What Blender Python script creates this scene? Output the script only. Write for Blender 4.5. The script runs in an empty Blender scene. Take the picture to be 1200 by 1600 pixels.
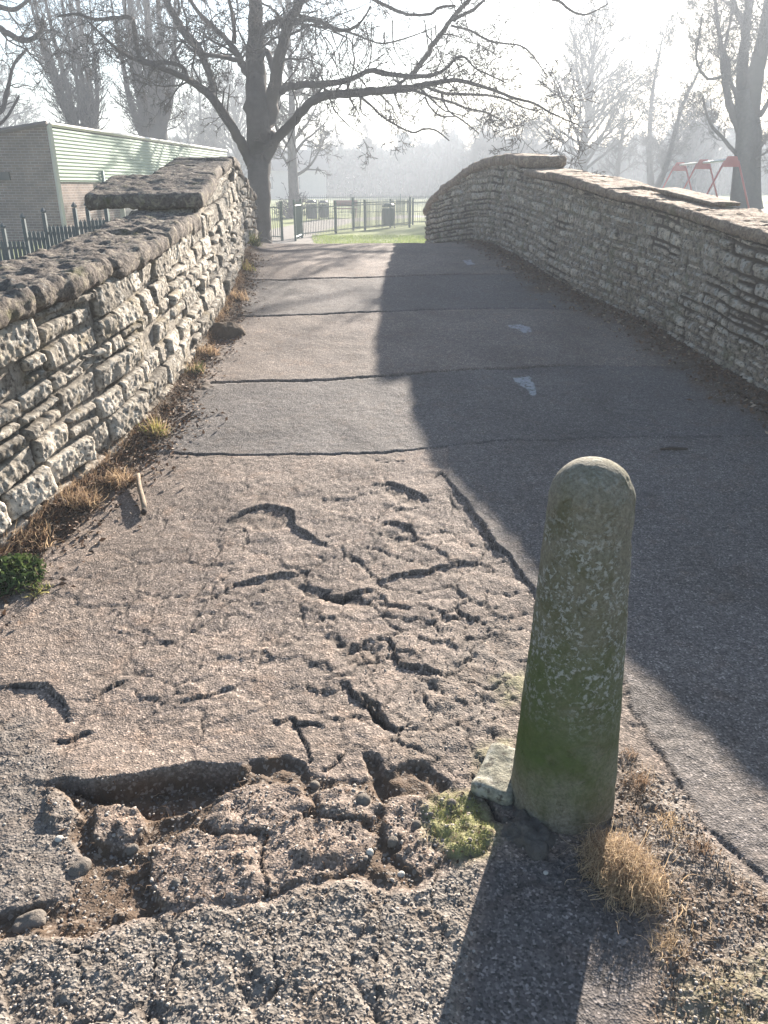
import bpy, math, random
import numpy as np
from math import radians, sin, cos, pi
# ------------------------------------------------------------------ camera, sky, sun, exposure
SC = bpy.context.scene
COL = SC.collection
PITCH = radians(23.0); FPX = 1202.0; EYE = 1.6
SUN_EL = 18.7; SUN_AZ = 21.0
cam = bpy.data.cameras.new('camera'); cam.sensor_fit = 'HORIZONTAL'; cam.sensor_width = 36
cam.lens = 36*FPX/1200.0; cam.clip_start = 0.05; cam.clip_end = 2000
camo = bpy.data.objects.new('camera', cam); COL.objects.link(camo)
camo.location = (0, 0, EYE); camo.rotation_euler = (pi/2-PITCH, 0, 0); SC.camera = camo
W = bpy.data.worlds.new('World'); SC.world = W; W.use_nodes = True
wn = W.node_tree; wn.nodes.clear()
wo = wn.nodes.new('ShaderNodeOutputWorld'); wb = wn.nodes.new('ShaderNodeBackground')
sk = wn.nodes.new('ShaderNodeTexSky'); sk.sky_type = 'NISHITA'; sk.sun_disc = False
sk.sun_elevation = radians(SUN_EL); sk.sun_rotation = radians(SUN_AZ)
sk.air_density = 1.0; sk.dust_density = 0.5; sk.ozone_density = 1.0; sk.altitude = 30
wb.inputs[1].default_value = 0.046
wn.links.new(sk.outputs[0], wb.inputs[0]); wn.links.new(wb.outputs[0], wo.inputs[0])
sl = bpy.data.lights.new('sun', 'SUN'); sl.energy = 5.0; sl.angle = radians(0.55); sl.color = (1.0, 0.895, 0.775)
slo = bpy.data.objects.new('sun', sl); COL.objects.link(slo); slo.location = (8, 30, 12)
slo.rotation_euler = (radians(90-SUN_EL), 0, radians(180-SUN_AZ))
SC.view_settings.view_transform = 'Standard'; SC.view_settings.look = 'None'
SC.view_settings.gamma = 1; SC.view_settings.exposure = 2.62
HAZE = 0.0056
try:
    SC.cycles.max_bounces = 8; SC.cycles.volume_bounces = 1
    SC.cycles.volume_max_steps = 64
except Exception: pass

# ------------------------------------------------------------------ geometry of the place
def spl(xs, ys):
    xs = np.array(xs, float); ys = np.array(ys, float)
    d = np.diff(ys)/np.diff(xs); m = np.zeros_like(ys); m[1:-1] = (d[1:]+d[:-1])/2; m[0] = d[0]; m[-1] = d[-1]
    for i in range(1, len(d)):
        if d[i]*d[i-1] <= 0: m[i] = 0
    def f(x):
        x = np.asarray(x, float); i = np.clip(np.searchsorted(xs, x)-1, 0, len(xs)-2)
        h = xs[i+1]-xs[i]; t = np.clip((x-xs[i])/h, 0, 1)
        return ((1+2*t)*(1-t)**2)*ys[i]+t*(1-t)**2*h*m[i]+t*t*(3-2*t)*ys[i+1]+t*t*(t-1)*h*m[i+1]
    return f
Z0 = spl([-40, 1.5, 2.5, 3.1, 4.1, 5.3, 7, 8.5, 10, 11.3, 12.5, 14, 17, 20, 24, 30, 90, 400],
         [0, 0, .03, .09, .20, .335, .54, .69, .805, .845, .77, .61, .30, .11, .02, .0, .22, .3])
XL = spl([-2, 1, 2, 3.1, 3.8, 4.4, 5.5, 7, 8.5, 10.5, 12.7], [-4.2, -2.65, -2.15, -1.75, -1.60, -1.50, -1.44, -1.46, -1.57, -1.80, -2.0])
XR = spl([-2, 1, 4, 5.05, 5.8, 6.6, 7.3, 8.4, 10, 11.5, 13, 14.2], [5.0, 3.8, 2.87, 2.57, 2.42, 2.27, 2.05, 1.80, 1.60, 1.38, 1.0, .72])
TL = spl([1, 2, 3.1, 4, 5, 6.25], [.92, 1.02, 1.12, 1.20, 1.29, 1.42])
TL2 = spl([6.25, 7, 8.2, 9.2, 10.3, 12.7], [1.53, 1.68, 1.84, 1.86, 1.78, 1.48])
TR = spl([1, 4, 5.3, 6.5, 7.3, 8.4, 9.65], [.8, 1.15, 1.31, 1.46, 1.56, 1.69, 1.78])
TR2 = spl([9.65, 10.6, 11.5, 12.5, 13.2, 13.9, 14.3], [1.90, 1.95, 1.94, 1.79, 1.61, 1.42, 1.22])
def topL(y): return np.where(np.asarray(y) < 6.25, TL(y), TL2(y))
def topR(y): return np.where(np.asarray(y) < 9.65, TR(y), TR2(y))
_c, _s = cos(PITCH), sin(PITCH)
def ray(x, y):
    v = (800-y)/FPX; return ((x-600)/FPX, _c+v*_s, -_s+v*_c)
def at(x, y, Y):
    r = ray(x, y); t = Y/r[1]; return (r[0]*t, Y, EYE+r[2]*t)
def gp(x, y):
    r = ray(x, y); t0, t = 0.5, 0.5
    while t < 60:
        t += 0.02
        if EYE+r[2]*t < float(Z0(r[1]*t)): break
    lo, hi = t-0.02, t
    for _ in range(20):
        m = (lo+hi)/2
        if EYE+r[2]*m < float(Z0(r[1]*m)): hi = m
        else: lo = m
    return (r[0]*hi, r[1]*hi)

# ------------------------------------------------------------------ numpy noise
def _h(ix, iy, iz, seed):
    with np.errstate(over='ignore'):
        n = (ix.astype(np.uint32)*np.uint32(374761393)+iy.astype(np.uint32)*np.uint32(668265263)
             + iz.astype(np.uint32)*np.uint32(2147483647-1640531)+np.uint32((seed*977+13)*2654435 & 0xffffffff))
        n = (n ^ (n >> np.uint32(13)))*np.uint32(1274126177); n = (n ^ (n >> np.uint32(15)))*np.uint32(2246822519)
        n = n ^ (n >> np.uint32(16))
    return n.astype(np.float64)/4294967295.0
def vn2(x, y, seed=0):
    x = np.asarray(x, float); y = np.asarray(y, float)
    ix = np.floor(x).astype(np.int64); iy = np.floor(y).astype(np.int64); fx = x-ix; fy = y-iy
    fx = fx*fx*fx*(fx*(fx*6-15)+10); fy = fy*fy*fy*(fy*(fy*6-15)+10); z = np.zeros_like(ix)
    a = _h(ix, iy, z, seed); b = _h(ix+1, iy, z, seed); c = _h(ix, iy+1, z, seed); d = _h(ix+1, iy+1, z, seed)
    return (a*(1-fx)+b*fx)*(1-fy)+(c*(1-fx)+d*fx)*fy
def fbm2(x, y, seed=0, o=4, g=.5):
    r = 0; a = 1; s = 0
    for k in range(o):
        r = r+a*(vn2(x*2**k+k*7.3, y*2**k-k*3.1, seed+k)-.5); s += a; a *= g
    return r/s*2
def vn3(p, seed=0):
    i = np.floor(p).astype(np.int64); f = p-i; f = f*f*(3-2*f); r = 0
    for dx in (0, 1):
        for dy in (0, 1):
            for dz in (0, 1):
                w = (f[:, 0] if dx else 1-f[:, 0])*(f[:, 1] if dy else 1-f[:, 1])*(f[:, 2] if dz else 1-f[:, 2])
                r = r+w*_h(i[:, 0]+dx, i[:, 1]+dy, i[:, 2]+dz, seed)
    return r
def fbm3(p, seed=0, o=4, g=.5):
    r = 0; a = 1; s = 0
    for k in range(o):
        r = r+a*(vn3(p*2**k+k*5.7, seed+k)-.5); s += a; a *= g
    return r/s*2
def worley(x, y, seed=0, jit=.9):
    ix = np.floor(x).astype(np.int64); iy = np.floor(y).astype(np.int64)
    f1 = np.full(x.shape, 9.); f2 = np.full(x.shape, 9.); cid = np.zeros(x.shape)
    for dx in (-1, 0, 1):
        for dy in (-1, 0, 1):
            cx = ix+dx; cy = iy+dy; z = np.zeros_like(cx)
            px = cx+.5+(_h(cx, cy, z, seed)-.5)*jit; py = cy+.5+(_h(cx, cy, z+1, seed)-.5)*jit
            d = np.hypot(x-px, y-py); idv = _h(cx, cy, z+2, seed)
            f2 = np.where(d < f1, f1, np.minimum(f2, d)); cid = np.where(d < f1, idv, cid); f1 = np.minimum(f1, d)
    return f1, f2, cid
def sst(a, b, x):
    t = np.clip((x-a)/(b-a), 0, 1); return t*t*(3-2*t)
def segdist(X, Y, pl):
    """distance to a polyline and signed side of the nearest segment"""
    best = np.full(X.shape, 9.); side = np.zeros(X.shape); tt = np.zeros(X.shape); n = len(pl)-1
    for i in range(n):
        ax, ay = pl[i]; bx, by = pl[i+1]; dx, dy = bx-ax, by-ay; L2 = dx*dx+dy*dy+1e-12
        t = np.clip(((X-ax)*dx+(Y-ay)*dy)/L2, 0, 1); ex = X-ax-t*dx; ey = Y-ay-t*dy; d = np.hypot(ex, ey)
        m = d < best; best = np.where(m, d, best); side = np.where(m, np.sign(ey+1e-9), side); tt = np.where(m, (i+t)/n, tt)
    return best, side, tt
def polysd(X, Y, pg):
    """signed distance to a polygon, positive inside"""
    pl = list(pg)+[pg[0]]; d, _, _ = segdist(X, Y, pl); ins = np.zeros(X.shape, bool); n = len(pg)
    for i in range(n):
        x1, y1 = pg[i]; x2, y2 = pg[(i+1) % n]
        c = ((y1 > Y) != (y2 > Y)) & (X < (x2-x1)*(Y-y1)/(y2-y1+1e-12)+x1); ins ^= c
    return np.where(ins, d, -d)

# ------------------------------------------------------------------ objects
def mesh_obj(name, V, Fc, mat=None, parent=None, smooth=True, attrs=None, mats=None, midx=None):
    V = np.asarray(V, np.float64); q = parent
    while q is not None: V = V-np.array(q.location); q = q.parent
    V = V.astype(np.float32); me = bpy.data.meshes.new(name)
    if isinstance(Fc, np.ndarray):
        k = Fc.shape[1]; nf = len(Fc)
        me.vertices.add(len(V)); me.vertices.foreach_set('co', V.ravel())
        me.loops.add(nf*k); me.loops.foreach_set('vertex_index', Fc.astype(np.int32).ravel())
        me.polygons.add(nf); me.polygons.foreach_set('loop_start', np.arange(0, nf*k, k, dtype=np.int32))
        me.update(calc_edges=True)
    else:
        me.from_pydata([tuple(map(float, v)) for v in V], [], [tuple(int(i) for i in f) for f in Fc])
    if smooth: me.polygons.foreach_set('use_smooth', np.ones(len(me.polygons), bool))
    if attrs:
        for an, arr in attrs.items():
            a = me.color_attributes.new(an, 'FLOAT_COLOR', 'POINT')
            c = np.ones((len(V), 4), np.float32); c[:, :arr.shape[1]] = arr; a.data.foreach_set('color', c.ravel())
    if mats:
        for m in mats: me.materials.append(m)
        me.polygons.foreach_set('material_index', np.asarray(midx, np.int32))
    elif mat: me.materials.append(mat)
    me.update()
    o = bpy.data.objects.new(name, me); COL.objects.link(o)
    if parent: o.parent = parent
    return o
def tag(o, label=None, cat=None, group=None, kind=None):
    if label: o['label'] = label
    if cat: o['category'] = cat
    if group: o['group'] = group
    if kind: o['kind'] = kind
    return o
def empty(name, loc, rz=0, **k):
    o = bpy.data.objects.new(name, None); COL.objects.link(o); o.location = loc; o.rotation_euler = (0, 0, rz)
    o.empty_display_size = .1; return tag(o, **k)
def copy_tree(o, parent=None):
    c = o.copy(); COL.objects.link(c)
    if parent: c.parent = parent
    for ch in o.children: copy_tree(ch, c)
    return c
class MB:
    def __init__(s): s.V = []; s.F = []; s.n = 0
    def add(s, V, Fc):
        s.V.append(np.asarray(V, float).reshape(-1, 3)); s.F += [tuple(int(i)+s.n for i in f) for f in Fc]; s.n += len(s.V[-1])
    def box(s, c, d, rz=0, bev=0):
        x, y, z = [q/2 for q in d]
        if bev:
            b = min(bev, x*.9, y*.9, z*.9); pts = []
            for (zz, k) in ((-z, b), (-z+b, 0), (z-b, 0), (z, b)):
                X, Y = x-k, y-k
                pts += [(-X+b, -Y, zz), (X-b, -Y, zz), (X, -Y+b, zz), (X, Y-b, zz), (X-b, Y, zz), (-X+b, Y, zz), (-X, Y-b, zz), (-X, -Y+b, zz)]
            Fc = [tuple(range(7, -1, -1)), tuple(range(24, 32))]
            for r in range(3):
                for i in range(8): Fc.append((r*8+i, r*8+(i+1) % 8, r*8+8+(i+1) % 8, r*8+8+i))
            P = np.array(pts)
        else:
            P = np.array([(a, b_, c_) for c_ in (-z, z) for b_ in (-y, y) for a in (-x, x)])
            Fc = [(0, 2, 3, 1), (4, 5, 7, 6), (0, 1, 5, 4), (2, 6, 7, 3), (0, 4, 6, 2), (1, 3, 7, 5)]
        ca, sa = cos(rz), sin(rz); Q = P.copy(); Q[:, 0] = P[:, 0]*ca-P[:, 1]*sa; Q[:, 1] = P[:, 0]*sa+P[:, 1]*ca
        s.add(Q+np.array(c), Fc)
    def tube(s, pts, rad, n=6, cap=True):
        P = np.asarray(pts, float); m = len(P); rad = np.broadcast_to(np.asarray(rad, float), (m,))
        T = np.gradient(P, axis=0); T /= np.linalg.norm(T, axis=1)[:, None]+1e-9
        ref = np.array([0, 0, 1.]) if abs(T[:, 2]).mean() < .8 else np.array([1., .2, 0])
        U = np.cross(T, ref); U /= np.linalg.norm(U, axis=1)[:, None]+1e-9; Wv = np.cross(T, U)
        a = np.arange(n)*2*pi/n
        R = P[:, None, :]+rad[:, None, None]*(np.cos(a)[None, :, None]*U[:, None, :]+np.sin(a)[None, :, None]*Wv[:, None, :])
        Fc = [(i*n+j, i*n+(j+1) % n, (i+1)*n+(j+1) % n, (i+1)*n+j) for i in range(m-1) for j in range(n)]
        if cap: Fc += [tuple(range(n-1, -1, -1)), tuple(range((m-1)*n, m*n))]
        s.add(R.reshape(-1, 3), Fc)
    def lathe(s, prof, n=24, c=(0, 0, 0)):
        a = np.arange(n)*2*pi/n; V = [(c[0]+r*cos(t), c[1]+r*sin(t), c[2]+z) for r, z in prof for t in a]; m = len(prof)
        Fc = [(i*n+j, i*n+(j+1) % n, (i+1)*n+(j+1) % n, (i+1)*n+j) for i in range(m-1) for j in range(n)]
        Fc += [tuple(range(n-1, -1, -1)), tuple(range((m-1)*n, m*n))]; s.add(V, Fc)
    def build(s, name, mat=None, parent=None, smooth=False):
        return mesh_obj(name, np.concatenate(s.V), s.F, mat, parent, smooth)

# ------------------------------------------------------------------ materials
class Mat:
    def __init__(s, name, rough=.85, spec=.3):
        s.m = bpy.data.materials.new(name); s.m.use_nodes = True; s.t = s.m.node_tree; s.t.nodes.clear()
        s.out = s.n('ShaderNodeOutputMaterial'); s.b = s.n('ShaderNodeBsdfPrincipled'); s.l(s.b.outputs[0], s.out.inputs[0])
        s.b.inputs['Roughness'].default_value = rough; s.b.inputs['Specular IOR Level'].default_value = spec
        s.co = s.n('ShaderNodeTexCoord').outputs['Object']; s.pos = s.n('ShaderNodeNewGeometry').outputs['Position']
    def n(s, t): return s.t.nodes.new(t)
    def l(s, a, b): s.t.links.new(a, b)
    def noise(s, sc, det=4, ro=.55, co=None, dist=0):
        n = s.n('ShaderNodeTexNoise'); n.inputs['Scale'].default_value = sc; n.inputs['Detail'].default_value = det
        n.inputs['Roughness'].default_value = ro; n.inputs['Distortion'].default_value = dist; s.l(co or s.co, n.inputs['Vector']); return n.outputs[0]
    def vor(s, sc, feat='F1', out=0, co=None):
        n = s.n('ShaderNodeTexVoronoi'); n.feature = feat; n.inputs['Scale'].default_value = sc; s.l(co or s.co, n.inputs['Vector']); return n.outputs[out]
    def ramp(s, f, stops):
        r = s.n('ShaderNodeValToRGB'); e = r.color_ramp.elements
        while len(e) < len(stops): e.new(.5)
        for el, (p, c) in zip(e, stops):
            el.position = p; el.color = (c, c, c, 1) if isinstance(c, (int, float)) else (*c, 1)
        s.l(f, r.inputs[0]); return r.outputs[0]
    def mix(s, f, a, b, mode='MIX'):
        m = s.n('ShaderNodeMix'); m.data_type = 'RGBA'; m.blend_type = mode
        for i, v in ((0, f), (6, a), (7, b)):
            if isinstance(v, (int, float)): m.inputs[i].default_value = v if i == 0 else (v, v, v, 1)
            elif isinstance(v, tuple): m.inputs[i].default_value = (*v, 1)
            else: s.l(v, m.inputs[i])
        return m.outputs[2]
    def math(s, op, a, b=0, c=None):
        m = s.n('ShaderNodeMath'); m.operation = op
        for i, v in ((0, a), (1, b), (2, c)):
            if v is None: continue
            if isinstance(v, (int, float)): m.inputs[i].default_value = v
            else: s.l(v, m.inputs[i])
        return m.outputs[0]
    def attr(s, name):
        a = s.n('ShaderNodeAttribute'); a.attribute_name = name; sp = s.n('ShaderNodeSeparateColor'); s.l(a.outputs[0], sp.inputs[0]); return sp.outputs
    def color(s, c):
        if isinstance(c, tuple): s.b.inputs['Base Color'].default_value = (*c, 1)
        else: s.l(c, s.b.inputs['Base Color'])
    def bump(s, h, dist=.01, st=1.0):
        b = s.n('ShaderNodeBump'); b.inputs['Distance'].default_value = dist; b.inputs['Strength'].default_value = st
        s.l(h, b.inputs['Height'])
        if s.b.inputs['Normal'].is_linked: s.l(s.b.inputs['Normal'].links[0].from_socket, b.inputs['Normal'])
        s.l(b.outputs[0], s.b.inputs['Normal'])
    def island(s):
        return s.n('ShaderNodeNewGeometry').outputs['Random Per Island']
    def translucent(s, col, f=.35):
        t = s.n('ShaderNodeBsdfTranslucent'); mx = s.n('ShaderNodeMixShader'); mx.inputs[0].default_value = f
        if isinstance(col, tuple): t.inputs[0].default_value = (*col, 1)
        else: s.l(col, t.inputs[0])
        s.l(s.b.outputs[0], mx.inputs[1]); s.l(t.outputs[0], mx.inputs[2]); s.l(mx.outputs[0], s.out.inputs[0])

# asphalt: zones come from the mesh (attributes)
m = Mat('worn_asphalt', .88, .25)
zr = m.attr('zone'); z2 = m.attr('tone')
g1 = m.vor(170, out=1); g1v = m.n('ShaderNodeSeparateColor'); m.l(g1, g1v.inputs[0])
g2 = m.vor(105, out=1); g2v = m.n('ShaderNodeSeparateColor'); m.l(g2, g2v.inputs[0])
n1 = m.noise(3, 5); n2 = m.noise(28, 6, .65); n3 = m.noise(9, 5, .6, dist=.5)
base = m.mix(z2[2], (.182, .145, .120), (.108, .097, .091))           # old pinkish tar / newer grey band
base = m.mix(m.ramp(n1, [(.35, 0), (.65, .55)]), base, m.mix(1, base, (.82, .84, .88), 'MULTIPLY'))
grain = m.ramp(g1v.outputs[0], [(0, .45), (.3, .8), (.72, 1.05), (.93, 1.6), (1, 2.4)])
base = m.mix(1, base, grain, 'MULTIPLY')
st_ = m.noise(1.3, 6, .62, dist=.9); base = m.mix(1, base, m.ramp(st_, [(.32, .78), (.5, 1), (.68, 1.18)]), 'MULTIPLY')
base = m.mix(1, base, m.ramp(n2, [(.3, .72), (.5, 1), (.72, 1.22)]), 'MULTIPLY')
coarse = m.mix(g2v.outputs[0], (.065, .060, .056), (.235, .215, .19))
coarse = m.mix(m.ramp(n3, [(.4, 0), (.7, .45)]), coarse, (.10, .082, .062))
base = m.mix(m.math('MULTIPLY', zr[0], .85), base, coarse)
soil = m.mix(n2, (.030, .022, .017), (.125, .085, .055)); soil = m.mix(m.ramp(g2v.outputs[1], [(.82, 0), (.9, .7)]), soil, (.22, .19, .16))
base = m.mix(m.math('MULTIPLY', zr[1], m.ramp(n2, [(.3, .75), (.55, 1)])), base, soil)
base = m.mix(m.ramp(n3, [(.52, 0), (.75, .45)]), base, m.mix(1, base, (1.15, .92, .74), 'MULTIPLY'))
base = m.mix(m.math('MULTIPLY', zr[2], m.ramp(n2, [(.36, .15), (.55, 1)])), base, m.mix(n2, (.12, .12, .05), (.30, .29, .15)))
base = m.mix(m.math('MULTIPLY', z2[0], .85), base, (.018, .015, .014))     # dark lines along the cracks, crazing and joints
base = m.mix(m.math('MULTIPLY', z2[1], m.ramp(n2, [(.38, .1), (.52, .9)])), base, m.mix(n2, (.22, .24, .26), (.40, .42, .44)))    # flaked paint
m.color(base)
m.bump(m.vor(170), .0035, .55); m.bump(n2, .012, .45)
m.bump(m.math('MULTIPLY', m.vor(105), zr[0]), .006, .7)
MA = m.m
# terrain
m = Mat('park_grass', .9, .15); a = m.attr('zone')
gr = m.mix(m.noise(1.1, 6, .7), (.085, .13, .022), (.17, .20, .055)); gr = m.mix(m.ramp(m.noise(30, 5, .7), [(.4, 0), (.7, .6)]), gr, (.24, .25, .09))
gr = m.mix(a[0], gr, m.mix(m.noise(12, 5), (.15, .14, .125), (.25, .23, .21))); gr = m.mix(a[1], gr, (.07, .055, .04))
m.color(gr); m.bump(m.noise(40, 5, .7), .04, .8); MG = m.m
# wall stone
def stonemat(name, c0, c1, mort, moss, lich, deep):
    m = Mat(name, .9, .2); s = m.attr('stone')      # R random tone, G joint mask, B second random
    c = m.mix(s[0], c0, c1); n = m.noise(22, 7, .7); nb = m.noise(5, 5, .6, dist=.6); nf = m.noise(90, 5, .7)
    c = m.mix(1, c, m.ramp(n, [(.32, .30), (.5, .95), (.66, 1.5)]), 'MULTIPLY')
    c = m.mix(m.ramp(m.noise(14, 5, .62, dist=.7), [(.52, 0), (.62, .75)]), c, m.mix(nf, lich, (.52, .50, .45)))
    c = m.mix(m.ramp(m.noise(40, 4, .6), [(.53, 0), (.64, .85)]), c, deep)
    c = m.mix(s[1], c, m.mix(nf, mort, (mort[0]*.45, mort[1]*.45, mort[2]*.45)))
    c = m.mix(m.ramp(nb, [(.55, 0), (.72, .7)]), c, m.mix(n, moss, (moss[0]*1.8, moss[1]*1.6, moss[2]*1.5)))
    m.color(c); m.bump(n, .014, .8); m.bump(m.noise(70, 6, .75), .010, .9); return m.m
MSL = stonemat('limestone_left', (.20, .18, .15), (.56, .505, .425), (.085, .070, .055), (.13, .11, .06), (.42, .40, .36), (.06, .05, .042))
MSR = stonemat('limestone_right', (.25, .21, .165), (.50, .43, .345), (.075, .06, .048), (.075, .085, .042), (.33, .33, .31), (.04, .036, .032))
def copingmat(name, a_, b_, li):
    m = Mat(name, .93, .15); n = m.noise(9, 7, .7, dist=.4); nf = m.noise(60, 6, .75)
    c = m.mix(n, a_, b_); c = m.mix(1, c, m.ramp(nf, [(.3, .35), (.5, 1), (.7, 1.6)]), 'MULTIPLY')
    c = m.mix(m.ramp(m.noise(17, 6, .65, dist=.8), [(.50, 0), (.62, .7)]), c, li)
    c = m.mix(m.ramp(m.noise(26, 5, .6), [(.6, 0), (.7, .6)]), c, (.40, .38, .34))
    c = m.mix(m.ramp(m.noise(6, 5, .6, dist=.5), [(.58, 0), (.7, .6)]), c, (.10, .10, .04))
    m.color(c); m.bump(m.noise(30, 7, .72), .022, .9); m.bump(m.vor(60), .006, .6); return m.m
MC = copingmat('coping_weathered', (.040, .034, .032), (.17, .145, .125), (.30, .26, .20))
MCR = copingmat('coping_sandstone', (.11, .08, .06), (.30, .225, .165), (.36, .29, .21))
# concrete bollard
m = Mat('mossy_concrete', .9, .2); sp = m.n('ShaderNodeSeparateXYZ'); m.l(m.co, sp.inputs[0]); zz = sp.outputs[2]; xx = sp.outputs[0]
n = m.noise(18, 7, .7); nf = m.noise(110, 5, .75)
c = m.mix(n, (.125, .11, .088), (.30, .27, .22)); c = m.mix(1, c, m.ramp(nf, [(.3, .5), (.5, 1), (.72, 1.5)]), 'MULTIPLY')
c = m.mix(m.ramp(m.noise(9, 6, .7, dist=.4), [(.46, 0), (.62, .7)]), c, m.mix(nf, (.05, .048, .022), (.13, .118, .065)))
mossz = m.ramp(zz, [(.0, .05), (.08, .35), (.2, 1), (.48, .8), (.66, .28), (1, .15)])
left = m.ramp(m.math('ADD', m.math('MULTIPLY', xx, 2.2), .5), [(.15, 1), (.8, .55)])
mm = m.math('MULTIPLY', m.math('MULTIPLY', mossz, left), m.ramp(m.noise(7, 6, .65), [(.30, .35), (.52, 1)]))
c = m.mix(mm, c, m.mix(m.noise(45, 5, .7), (.034, .060, .014), (.11, .155, .045)))
lz = m.ramp(zz, [(.28, 0), (.45, .9), (.8, .9), (.92, .3)])
li = m.math('MULTIPLY', m.ramp(m.noise(72, 5, .65, dist=.3), [(.53, 0), (.57, 1)]), m.ramp(m.noise(11, 4, .6), [(.44, 0), (.50, 1)]))
li2 = m.math('MULTIPLY', m.ramp(m.noise(130, 3, .6), [(.56, 0), (.63, 1)]), m.ramp(m.noise(17, 4, .6), [(.48, 0), (.58, 1)]))
c = m.mix(m.math('MULTIPLY', m.math('MAXIMUM', li, li2), lz), c, m.mix(nf, (.25, .26, .235), (.50, .51, .47)))
m.color(c); m.bump(n, .010, .7); m.bump(nf, .005, .9); m.bump(m.ramp(m.noise(34, 3, .5), [(.60, 1), (.68, 0)]), .004, .8); m.bump(m.math('MULTIPLY', m.math('MAXIMUM', li, li2), lz), .002, .8); MBOL = m.m
def simple(name, c, rough=.7, spec=.3, var=.25, sc=8, bump=.004, metal=0):
    m = Mat(name, rough, spec); n = m.noise(sc, 6, .65)
    col = m.mix(n, tuple(q*(1-var*1.6) for q in c), tuple(q*(1+var*1.6) for q in c)); m.color(col)
    if bump: m.bump(m.noise(sc*5, 5, .7), bump, .8)
    m.b.inputs['Metallic'].default_value = metal
    return m.m
MROCK = stonemat('loose_limestone', (.26, .25, .20), (.36, .35, .28), (.1, .09, .07), (.16, .17, .07), (.42, .42, .36), (.07, .06, .05))
MCHIP = simple('tar_chip', (.17, .15, .13), .9, .2, .4, 40, .01)
MPALE = simple('pale_pebble', (.42, .40, .36), .8, .3, .2, 40, .003)
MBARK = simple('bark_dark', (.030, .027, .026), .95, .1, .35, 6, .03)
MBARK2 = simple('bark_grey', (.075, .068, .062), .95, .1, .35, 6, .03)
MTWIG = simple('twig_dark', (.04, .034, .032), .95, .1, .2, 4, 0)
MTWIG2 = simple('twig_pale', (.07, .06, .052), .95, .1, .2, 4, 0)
MWOOD = simple('dead_wood', (.24, .19, .14), .85, .2, .3, 30, .006)
MDARKW = simple('dark_wood', (.045, .035, .03), .9, .2, .3, 30, .006)
def blade(name, a_, b_, tr=.35):
    m = Mat(name, .7, .25); c = m.mix(m.island(), a_, b_); m.color(c); m.translucent(c, tr); return m.m
MSTRAW = blade('dry_straw', (.24, .165, .095), (.60, .46, .30))
MSTRAW2 = blade('dead_bracken', (.09, .06, .042), (.36, .255, .175))
MGREEN = blade('green_blade', (.025, .045, .012), (.13, .16, .05))
MYEL = blade('yellow_green_blade', (.16, .20, .04), (.48, .42, .15))
MLAWN = blade('lawn_blade', (.10, .17, .03), (.26, .30, .08))
MLEAF = blade('fallen_leaf', (.035, .022, .015), (.16, .095, .06), .15)
MLEAF2 = blade('pale_leaf', (.10, .07, .045), (.42, .33, .25), .2)
MIVY = blade('ivy_leaf', (.020, .045, .012), (.11, .15, .05), .25)
MMOSS = blade('moss_tip', (.12, .14, .04), (.36, .36, .15), .3)
MFENCE = simple('green_powder_coat', (.025, .065, .05), .45, .4, .1, 5, 0)
MFENCE2 = simple('blue_green_steel', (.03, .055, .065), .5, .4, .15, 3, 0)
MRUST = simple('rusty_brown', (.20, .09, .07), .7, .2, .2, 4, 0)
MRED = simple('red_paint', (.42, .07, .06), .45, .4, .08, 4, 0)
MSTEEL = simple('galvanised_bar', (.62, .62, .62), .35, .5, .05, 5, 0, .4)
MPLAS = simple('dark_plastic', (.04, .05, .05), .5, .4, .1, 5, 0)
MCLAD = simple('pale_green_cladding', (.22, .30, .235), .5, .35, .1, 1.2, 0)
MTRIM = simple('cream_trim', (.50, .48, .42), .6, .3, .1, 3, 0)
MDOOR = simple('green_door', (.10, .19, .15), .6, .3, .12, 3, 0)
MCONC = simple('concrete_collar', (.24, .22, .20), .92, .15, .35, 25, .012)
MHOUSE = simple('rendered_wall', (.40, .38, .36), .8, .2, .1, 2, 0)
MROOF = simple('dark_roof', (.10, .085, .08), .8, .2, .15, 3, 0)
MHOLLY = simple('evergreen', (.035, .055, .03), .8, .2, .4, 3, 0)
m = Mat('brown_brick', .9, .2); b = m.n('ShaderNodeTexBrick'); mp = m.n('ShaderNodeMapping'); m.l(m.n('ShaderNodeTexCoord').outputs['Generated'], mp.inputs[0])
co = m.n('ShaderNodeCombineXYZ'); s_ = m.n('ShaderNodeSeparateXYZ'); m.l(m.co, s_.inputs[0]); m.l(m.math('ADD', s_.outputs[0], s_.outputs[1]), co.inputs[0]); m.l(s_.outputs[2], co.inputs[1])
m.l(co.outputs[0], b.inputs['Vector']); b.inputs['Scale'].default_value = 1; b.inputs['Brick Width'].default_value = .225; b.inputs['Row Height'].default_value = .075; b.inputs['Mortar Size'].default_value = .008
b.inputs['Color1'].default_value = (.20, .145, .12, 1); b.inputs['Color2'].default_value = (.13, .095, .085, 1); b.inputs['Mortar'].default_value = (.28, .26, .24, 1)
m.color(m.mix(1, b.outputs[0], m.ramp(m.noise(2, 5), [(.3, .7), (.7, 1.2)]), 'MULTIPLY')); MBRICK = m.m
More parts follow.
